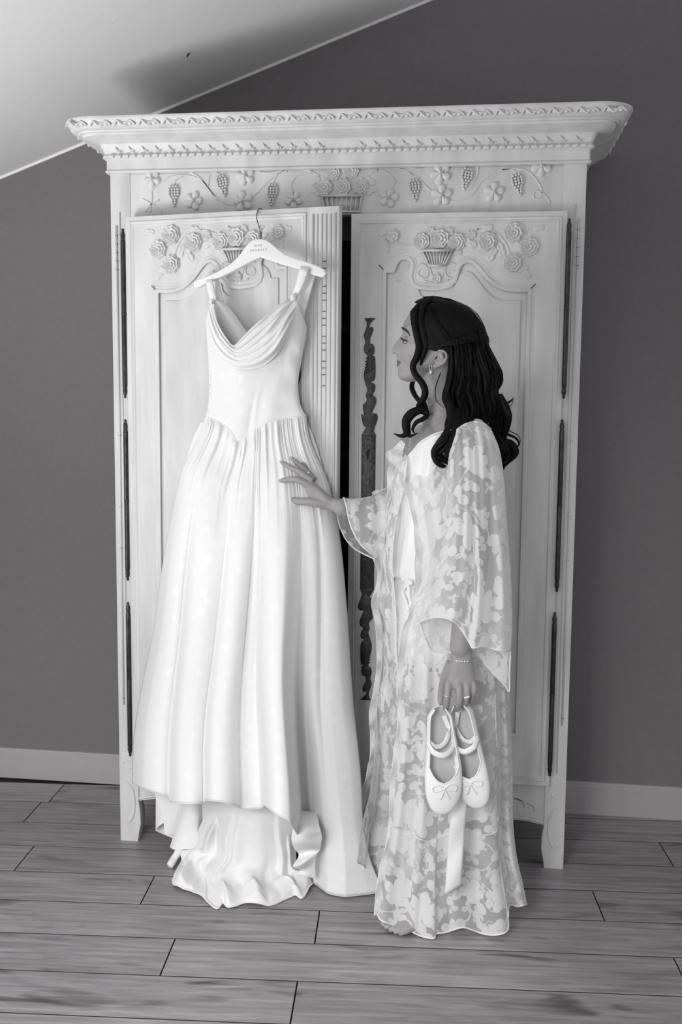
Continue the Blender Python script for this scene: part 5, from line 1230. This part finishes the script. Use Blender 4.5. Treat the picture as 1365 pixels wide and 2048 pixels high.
PX = coons(r_top, rs(r_hem, 400)[np.linspace(0, 399, 120).astype(int)], r_lef, r_rig, nu, nv)
U = np.linspace(0, 1, nu)[None, :]; V = np.linspace(0, 1, nv)[:, None]
hwv = interp(V[:, 0], [0, .04, .10, .25, .45, .7, .9, 1], [.100, .150, .182, .180, .182, .165, .140, .130])[:, None]
def bulge(u, e=2.3): return np.sqrt(np.clip(1 - np.abs(2 * u - 1) ** e, 0, 1))
foldA = .006 + .016 * sst(.25, .9, V)
FO = np.zeros((nv, nu))
for c0, c1, wd, a in ((.10, .06, .05, 1.0), (.24, .24, .05, .9), (.20, .40, .05, -1.2), (.42, .37, .035, 1.1), (.55, .60, .07, -.7), (.66, .72, .05, .8), (.80, .86, .035, 1.0), (.88, .93, .03, -1.4), (.95, .975, .03, .8)):
    c = c0 + (c1 - c0) * sst(0, 1, V); FO += a * np.exp(-((U - c) / wd) ** 2)
FO += .14 * np.sin(U * 40 + 3 * np.sin(3 * V)) * (1 - .5 * V) + .08 * np.sin(U * 71 + 5 * V)
BF = np.where(U < .45, .86 + .14 * bulge(np.clip(U / .45 * .5, 0, .5)), bulge(U)); BF = np.where(U < .45, BF, np.sqrt(np.clip(1 - np.clip((U - .45) / .55, 0, 1) ** 2.6, 0, 1)))
Yn = YC - hwv * BF - FO * foldA
Yn += .045 * sst(.0, .5, 1 - U) * sst(.05, .3, V) * (1 - sst(.6, 1, V)) * 0
# keep the hem just above the floor
flY = np.array([onfloor(x, v, .006)[1] for x, v in PX[-1]])
a = sst(.62, 1.0, V)
Yn = Yn + (np.minimum(Yn, 0 * Yn + flY[None, :]) - Yn) * a
robe, RP = lsheet('robe', PX, Yn, 'sheer_lace', None)
robe['label'] = 'sheer white floral lace robe'
edge_tube(RP[-1], .0022, 'robe_hem', robe); 
# flounce seam above the hem
js = int(nv * .80); edge_tube(RP[js] + np.array([0, -.001, 0]), .0018, 'flounce_seam', robe, 'sheer_edge')
js = int(nv * .80)
# ruffle along the near front edge
def ruffle(P, out, wid, amp, freq, name, par, mat='sheer_edge', phase=0):
    n = len(P); rows = []
    d = np.r_[0, np.cumsum(np.linalg.norm(np.diff(P, axis=0), axis=1))]
    for k, q in enumerate(np.linspace(0, 1, 9)):
        row = []
        for i in range(n):
            w_ = wid * (.75 + .25 * math.sin(d[i] * freq * .37 + 1)); s = math.sin(d[i] * freq + phase + .8 * math.sin(d[i] * 7))
            row.append(P[i] + out[i] * w_ * q * (1 + .12 * s) + np.array([0, amp * q * s, .35 * amp * q * math.cos(d[i] * freq + phase)]))
        rows.append(row)
    R_ = np.array(rows); uu = np.zeros((9, n, 2)); uu[:, :, 0] = d[None]; uu[:, :, 1] = np.linspace(0, wid, 9)[:, None]
    o = put(name, mesh(name, R_.reshape(-1, 3), grid_faces(n, 9), mat, uvs=uu.reshape(-1, 2)), par, world=True); put('rolled_edge', MB().tube(R_[-1], .0011, 6).me('edge', 'lace_trim'), par, world=True); return o
EP = rs(RP[:, 0], 160); ruffle(EP[:70], np.array([[-.55, -.75, .15]] * 160), .030, .012, 75, 'front_ruffle', robe)
ruffle(EP[68:], np.array([[-.75, -.45, .05]] * 160), .018, .010, 60, 'front_ruffle', robe)
NP_ = rs(RP[0], 80); ruffle(NP_[:52], np.array([[-.25, -.6, .35]] * 80), .012, .004, 90, 'neck_ruffle', robe)
# far half of the robe, round the back and down her far side
f_top = [(806, 905), (822, 880), (845, 868), (870, 856), (893, 846), (915, 842), (938, 839), (962, 842), (980, 852), (992, 866)]
f_lef = [(800, 880), (783, 908), (786, 945), (784, 985), (776, 1020), (772, 1060), (768, 1100), (764, 1150), (758, 1210), (764, 1255), (766, 1310), (756, 1400), (750, 1500), (741, 1580), (724, 1650), (714, 1725)]
f_hem = [(714, 1725), (728, 1731), (733, 1748), (748, 1750), (765, 1748), (800, 1752), (850, 1765), (900, 1775), (950, 1785), (1000, 1800), (1055, 1808)]
PXf = coons(f_top, f_hem, f_lef, r_rig, 110, nv)
U = np.linspace(0, 1, 110)[None, :]
Yf = YC + hwv * bulge(U) + .012 * np.sin(U * 34 + 4 * V) * sst(.1, .6, V) + .004 * np.sin(U * 75)
flY = np.array([onfloor(x, v, .008)[1] for x, v in PXf[-1]])
Yf = Yf + (np.minimum(Yf, flY[None, :]) - Yf) * sst(.8, 1, V)
robe2, RF_ = lsheet('robe_far_side', PXf, Yf, 'sheer_lace', robe)
edge_tube(RF_[-1], .0022, 'robe_hem', robe)
# far front panel with its ruffled edge
p_lef = [(812, 902), (786, 905), (792, 925), (785, 950), (782, 985), (772, 1010), (764, 1040), (770, 1075), (757, 1110), (763, 1150), (752, 1205), (763, 1240), (764, 1300), (754, 1400), (748, 1500), (737, 1580), (722, 1650), (712, 1725)]
p_rig = [(815, 915), (812, 948), (806, 985), (795, 1030), (788, 1080), (785, 1130), (789, 1180), (793, 1240), (793, 1300), (798, 1380), (803, 1436), (792, 1500), (788, 1580), (778, 1660), (762, 1752)]
PXp = coons([(812, 902), (815, 915)], [(712, 1725), (726, 1732), (731, 1750), (748, 1752), (762, 1752)], p_lef, p_rig, 40, 170)
U = np.linspace(0, 1, 40)[None, :]; V2 = np.linspace(0, 1, 170)[:, None]
Yp = YC - .02 + .06 * (1 - U) - .075 * U * (1 - sst(.7, 1, V2) * .6) + .014 * np.sin(U * 9 + 5 * V2) * sst(.1, .4, V2) - .03 * np.exp(-((V2 - .05) / .06) ** 2)
Yp = Yp + .020 * np.sin(V2 * 48) * (1 - U) ** 2
flY = np.array([onfloor(x, v, .012)[1] for x, v in PXp[-1]]); Yp = Yp + (flY[None, :] - Yp) * sst(.6, 1, V2)
panel, PP = lsheet('robe_front_panel', PXp, Yp, 'sheer_lace', robe)
edge_tube(PP[-1], .002, 'robe_hem', robe); edge_tube(PP[:, -1], .0014, 'rolled_edge', robe)
ruffle(rs(PP[:, 0], 170), np.array([[-.85, -.35, .05]] * 170), .020, .014, 58, 'front_ruffle', robe)
# collar facing on the near side of the neckline
cf = coons([(803, 880), (811, 888)], [(806, 942), (814, 948)], [(803, 880), (790, 893), (778, 910), (783, 925), (806, 942)], [(811, 888), (806, 905), (807, 925), (814, 948)], 14, 30)
lsheet('collar_ruffle', cf, np.full((30, 14), YC - .02) + .012 * np.sin(np.linspace(0, 9, 30))[:, None] - .02 * np.linspace(0, 1, 14)[None], 'sheer_edge', robe)
# ---- near sleeve
s_lef = [(900, 880), (896, 930), (893, 990), (888, 1060), (880, 1130), (864, 1195), (841, 1245)]
s_rig = [(982, 856), (1000, 900), (1009, 960), (1014, 1030), (1020, 1110), (1024, 1190), (1024, 1250), (1022, 1301)]
s_hem = [(841, 1245), (853, 1239), (868, 1235), (886, 1235), (903, 1240), (918, 1252), (932, 1272), (941, 1288), (946, 1296), (954, 1295), (965, 1293), (985, 1297), (1004, 1302), (1022, 1301)]
s_top = [(900, 880), (910, 862), (928, 848), (950, 842), (970, 846), (982, 856)]
nu, nv2 = 90, 110
PXs = coons(s_top, s_hem, s_lef, s_rig, nu, nv2)
U = np.linspace(0, 1, nu)[None, :]; V3 = np.linspace(0, 1, nv2)[:, None]
yc = interp(V3[:, 0], [0, .15, .5, 1], [-.150, -.170, -.205, -.235])[:, None]
bw = interp(V3[:, 0], [0, .12, .5, .8, 1], [.02, .055, .056, .062, .070])[:, None]
FS = np.zeros((nv2, nu))
for c0, c1, wd, a in ((.30, .12, .06, .8), (.55, .42, .05, -1.5), (.50, .66, .06, 1.4), (.75, .80, .05, -.8), (.80, .93, .05, 1.0), (.40, .30, .04, .8)):
    c = c0 + (c1 - c0) * V3; FS += a * np.exp(-((U - c) / wd) ** 2)
Ys = YC + yc - bw * bulge(U, 2.2) - FS * .011 * sst(.15, .6, V3) - .0016 * np.sin(U * 47 + 4 * V3) - .0022 * np.sin(U * 30) * (1 - V3)
sl, SP = lsheet('near_sleeve', PXs, Ys, 'sheer_sleeve', robe)
edge_tube(SP[-1], .0022, 'cuff_edge', robe)
h2 = [(841, 1245), (846, 1262), (853, 1280), (862, 1298), (876, 1303), (896, 1304), (915, 1310), (940, 1314), (958, 1312), (972, 1330), (992, 1352), (1012, 1372), (1019, 1384), (1020, 1345), (1022, 1301)]
PXb = coons(s_top, h2, s_lef, s_rig, nu, nv2)
Yb = YC + yc + bw * .55 * bulge(U, 2.2) + .006 * np.sin(U * 22 + 3 * V3)
sb, SB = lsheet('sleeve_back', PXb, Yb, 'sheer_sleeve', robe)
edge_tube(SB[-1], .0022, 'cuff_edge', robe)
# ---- far sleeve round the reaching arm
Yw = WY_
o_near = [(688, 995), (693, 1012), (697, 1033), (702, 1052), (711, 1072), (723, 1090), (737, 1103), (750, 1112)]
o_far = [(688, 995), (680, 1010), (675, 1028), (680, 1052), (692, 1078), (708, 1096), (728, 1108), (750, 1118)]
i_near = [(790, 975), (802, 1000), (806, 1030), (806, 1060), (804, 1085), (800, 1110), (794, 1130), (786, 1145)]
top_e = [(688, 995), (705, 997), (722, 996), (742, 992), (757, 986), (770, 982), (782, 978), (790, 975)]
bot_e = [(750, 1112), (758, 1122), (768, 1132), (786, 1145)]
def sleeve_side(o_, y0, name, par, sgn):
    PXo = coons(top_e, [(o_[-1])] + bot_e[1:], o_, i_near, 50, 40)
    U_ = np.linspace(0, 1, 50)[None, :]; T_ = np.linspace(0, 1, 40)[:, None]
    Yc_ = Yw + (YC + .12 - Yw) * U_; Yo = Yc_ + sgn * (.050 + .02 * U_) * np.sqrt(np.clip(1 - (2 * T_ - 1) ** 2, 0, 1)) + .005 * np.sin(U_ * 22 + T_ * 6)
    o, P = lsheet(name, PXo, Yo, 'sheer_sleeve', par); edge_tube(P[:, 0], .002, 'cuff_edge', robe); return o
fs_ = sleeve_side(o_near, 0, 'far_sleeve', robe, -1); sleeve_side(o_far, 0, 'sleeve_back', robe, 1)
ruffle(np.array([at(u, v, YC + .09) for u, v in rs([(745, 992), (760, 984), (775, 980), (790, 974)], 40)]), np.array([[-.1, -.5, .6]] * 40), .012, .008, 120, 'sleeve_gather', robe)
# loose tie of the robe hanging below the shoes
tp = rs([(905, 1560), (903, 1620), (897, 1690), (890, 1792)], 24); tq = rs([(938, 1560), (934, 1620), (928, 1690), (923, 1772)], 24)
YT = np.linspace(YC - .225, YC - .195, 24)
rows = [[at(*(tp[i] * (1 - q) + tq[i] * q), YT[i] + .004 * math.sin(i * .5 + q * 2) - .004 * math.sin(q * pi)) for q in np.linspace(0, 1, 7)] for i in range(24)]
for i in range(24):
    pass
tie = W('robe_tie', sheet('tie', np.array(rows), 'camisole_satin'), robe); md = tie.modifiers.new('cloth', 'SOLIDIFY'); md.thickness = .0016
# ------------------------------------------------------------------ ballet shoes, held by their heels, toes down
plain('shoe_lining', 0.55, 0.7)
plain('shoe_sole', 0.5, 0.6)
def shoe(heel, toe, Yh, Yt, width_px, tilt, label, mirror=1):
    """heel / toe pixel centres and depths. Local frame: +x across, +z from toe towards heel, -y = out of the opening."""
    H_, T_ = at(*heel, Yh), at(*toe, Yt); L = np.linalg.norm(H_ - T_); zax = (H_ - T_) / L
    o = root('ballet_shoe', label, 'shoe', tuple(T_), group='ballet shoes in the hand')
    ydir = np.array([0, 1.0, 0]); xax = np.cross(ydir, zax); xax /= np.linalg.norm(xax); yax = np.cross(zax, xax)
    ct, st = math.cos(tilt), math.sin(tilt); xa = ct * xax + st * yax; ya = -st * xax + ct * yax
    o.rotation_euler = Matrix((xa, ya, zax)).transposed().to_euler()
    wd = width_px * .00124 / 2
    ts = np.linspace(0, 1, 60)                          # 0 toe .. 1 heel
    hw = interp(ts, [0, .03, .10, .22, .36, .55, .75, .92, 1.0], [.010, .52 * wd, .80 * wd, 1.0 * wd, 1.04 * wd, .93 * wd, .80 * wd, .68 * wd, .34 * wd])
    cen = interp(ts, [0, .2, .5, .8, 1], [-.10 * wd, 0, .08 * wd, .02 * wd, 0]) * mirror
    hg = interp(ts, [0, .04, .14, .30, .42, .6, .85, 1.0], [.012, .024, .036, .044, .040, .038, .046, .050])
    # opening half-width, as fraction of the half-width (0 = closed vamp)
    opn = np.where(ts > .31, np.sqrt(np.clip((ts - .31) / .20, 0, 1)) * .92, 0); opn = np.minimum(opn, .80)
    vs = []; n = 33
    for i, t in enumerate(ts):
        w_, h_ = hw[i], hg[i]; oo = opn[i]
        for k in range(n):
            s = -1 + 2 * k / (n - 1)
            # section runs from left lip, round the sole, to the right lip
            a0 = math.asin(min(.999, oo)) ; ang = a0 + (2 * pi - 2 * a0) * (k / (n - 1))       # 0 = top
            sx_, cy_ = math.sin(ang), math.cos(ang)
            x = w_ * math.copysign(abs(sx_) ** .85, sx_); y = -h_ / 2 * math.copysign(abs(cy_) ** .8, cy_) 
            vs.append((cen[i] + x, y, t * L))
    fs = grid_faces(n, len(ts)); fs += [tuple(range(n))]
    fs += [tuple((len(ts) - 1) * n + k for k in range(n - 1, -1, -1))] if False else []
    # heel closed by a cup
    base = (len(ts) - 1) * n; vs.append((0, hg[-1] * .1, L + .004)); ce = len(vs) - 1
    fs += [(base + k, base + k + 1, ce) for k in range(4, n - 5)]
    me = mesh('upper', vs, fs, 'shoe_satin'); bm = bmesh.new(); bm.from_mesh(me); bmesh.ops.remove_doubles(bm, verts=bm.verts[:], dist=2e-5); bmesh.ops.recalc_face_normals(bm, faces=bm.faces[:]); bm.to_mesh(me); bm.free()
    up = put('upper', me, o); md = up.modifiers.new('thick', 'SOLIDIFY'); md.thickness = .0022; md.offset = -1
    V_ = np.array(vs[:-1]).reshape(len(ts), n, 3)
    i0 = int(np.argmax(opn > 0)) - 1
    lip = np.r_[V_[i0:, 0][::-1], V_[i0:, -1]]
    put('binding', MB().tube(lip, .0020, 7).me('binding', 'shoe_satin'), up)
    # insole and sole
    il = []
    for i in range(4, len(ts)):
        for q in np.linspace(-1, 1, 9): il.append((cen[i] + q * hw[i] * .86, hg[i] * .34, ts[i] * L))
    put('insole', mesh('insole', il, grid_faces(9, len(ts) - 4), 'shoe_lining'), o)
    slv = []
    for i in range(5, len(ts) - 1):
        for q in np.linspace(-1, 1, 9): slv.append((cen[i] + q * hw[i] * .62, hg[i] * .5 + .0016, ts[i] * L))
    so = put('sole', mesh('sole', slv, grid_faces(9, len(ts) - 6), 'shoe_sole'), o); md = so.modifiers.new('thick', 'SOLIDIFY'); md.thickness = .003; md.offset = 1
    # inner side facing seen through the opening
    fv = []
    for i in range(24, len(ts)):
        for k in range(n): fv.append(((V_[i, k, 0] - cen[i]) * .955 + cen[i], V_[i, k, 1] * .94, V_[i, k, 2]))
    put('lining', mesh('lining', fv, grid_faces(n, len(ts) - 24), 'shoe_lining'), up)
    # bow on the vamp
    tb = .262; ib = int(tb * 59); top = -hg[ib] / 2 - .001; zb = tb * L; x0 = cen[ib]
    bow = MB()
    for s in (-1, 1):
        bow.tube(spline([(x0, top - .002, zb), (x0 + s * .014, top - .004, zb + .009), (x0 + s * .029, top + .001, zb + .004), (x0 + s * .026, top + .0, zb - .007), (x0 + s * .010, top - .003, zb - .003), (x0, top - .002, zb)], 26), .0014, 6)
        bow.tube(spline([(x0, top - .002, zb), (x0 + s * .005, top - .003, zb - .012), (x0 + s * .012, top - .001, zb - .026)], 14), .0013, 6)
    bow.ball((x0, top - .0025, zb), .0034, 9, 7); put('bow', bow.me('bow', 'shoe_satin'), up)
    # pleats of satin gathered under the toe
    for k in range(7):
        a = -1 + 2 * k / 6; put('toe_pleat', MB().tube([(x0 + a * .020, -.004 + abs(a) * .004, .010), (x0 + a * .012, .012, .016)], .0012, 5).me('pleat', 'shoe_satin'), up)
    return o, L, V_, hw, hg, cen
def strap_band(o, pts, w_, name='elastic_strap', par=None):
    """ribbon following local pts, width along z"""
    P = spline(pts, 26); T = np.gradient(P, axis=0); T /= np.linalg.norm(T, axis=1)[:, None]
    zz = np.array([0, 0, 1.0]); rows = []
    for i in range(26):
        d = zz - T[i] * (T[i] @ zz); d /= np.linalg.norm(d); rows.append([P[i] + d * w_ * q for q in np.linspace(-.5, .5, 4)])
    b = put(name, sheet('strap', np.array(rows), 'shoe_satin'), o); md = b.modifiers.new('t', 'SOLIDIFY'); md.thickness = .0014; return b
YS = HN - .012
sh1, L1, V1, hw1, hg1, c1 = shoe((879, 1416), (889, 1628), YS - .004, YS - .030, 72, .16, 'left ballet shoe of the held pair, white satin with a loose bow', 1)
sh2, L2, V2_, hw2, hg2, c2 = shoe((921, 1408), (954, 1616), YS + .014, YS + .004, 70, -.20, 'right ballet shoe of the held pair, white satin, tilted and slightly higher', -1)
for o, L, hw_, hg_, m in ((sh1, L1, hw1, hg1, 1), (sh2, L2, hw2, hg2, -1)):
    w6 = hw_[38]
    strap_band(o, [(m * w6 * .9, -.010, L * .66), (m * w6 * .5, -.020, L * .60), (0, -.026, L * .575), (-m * w6 * .6, -.022, L * .61), (-m * w6 * .88, -.012, L * .68)], .014)
    strap_band(o, [(-m * w6 * .85, -.012, L * .70), (-m * w6 * .3, -.006, L * .64), (m * w6 * .25, .0, L * .67), (m * w6 * .55, .004, L * .78), (m * w6 * .3, .006, L * .92)], .012)
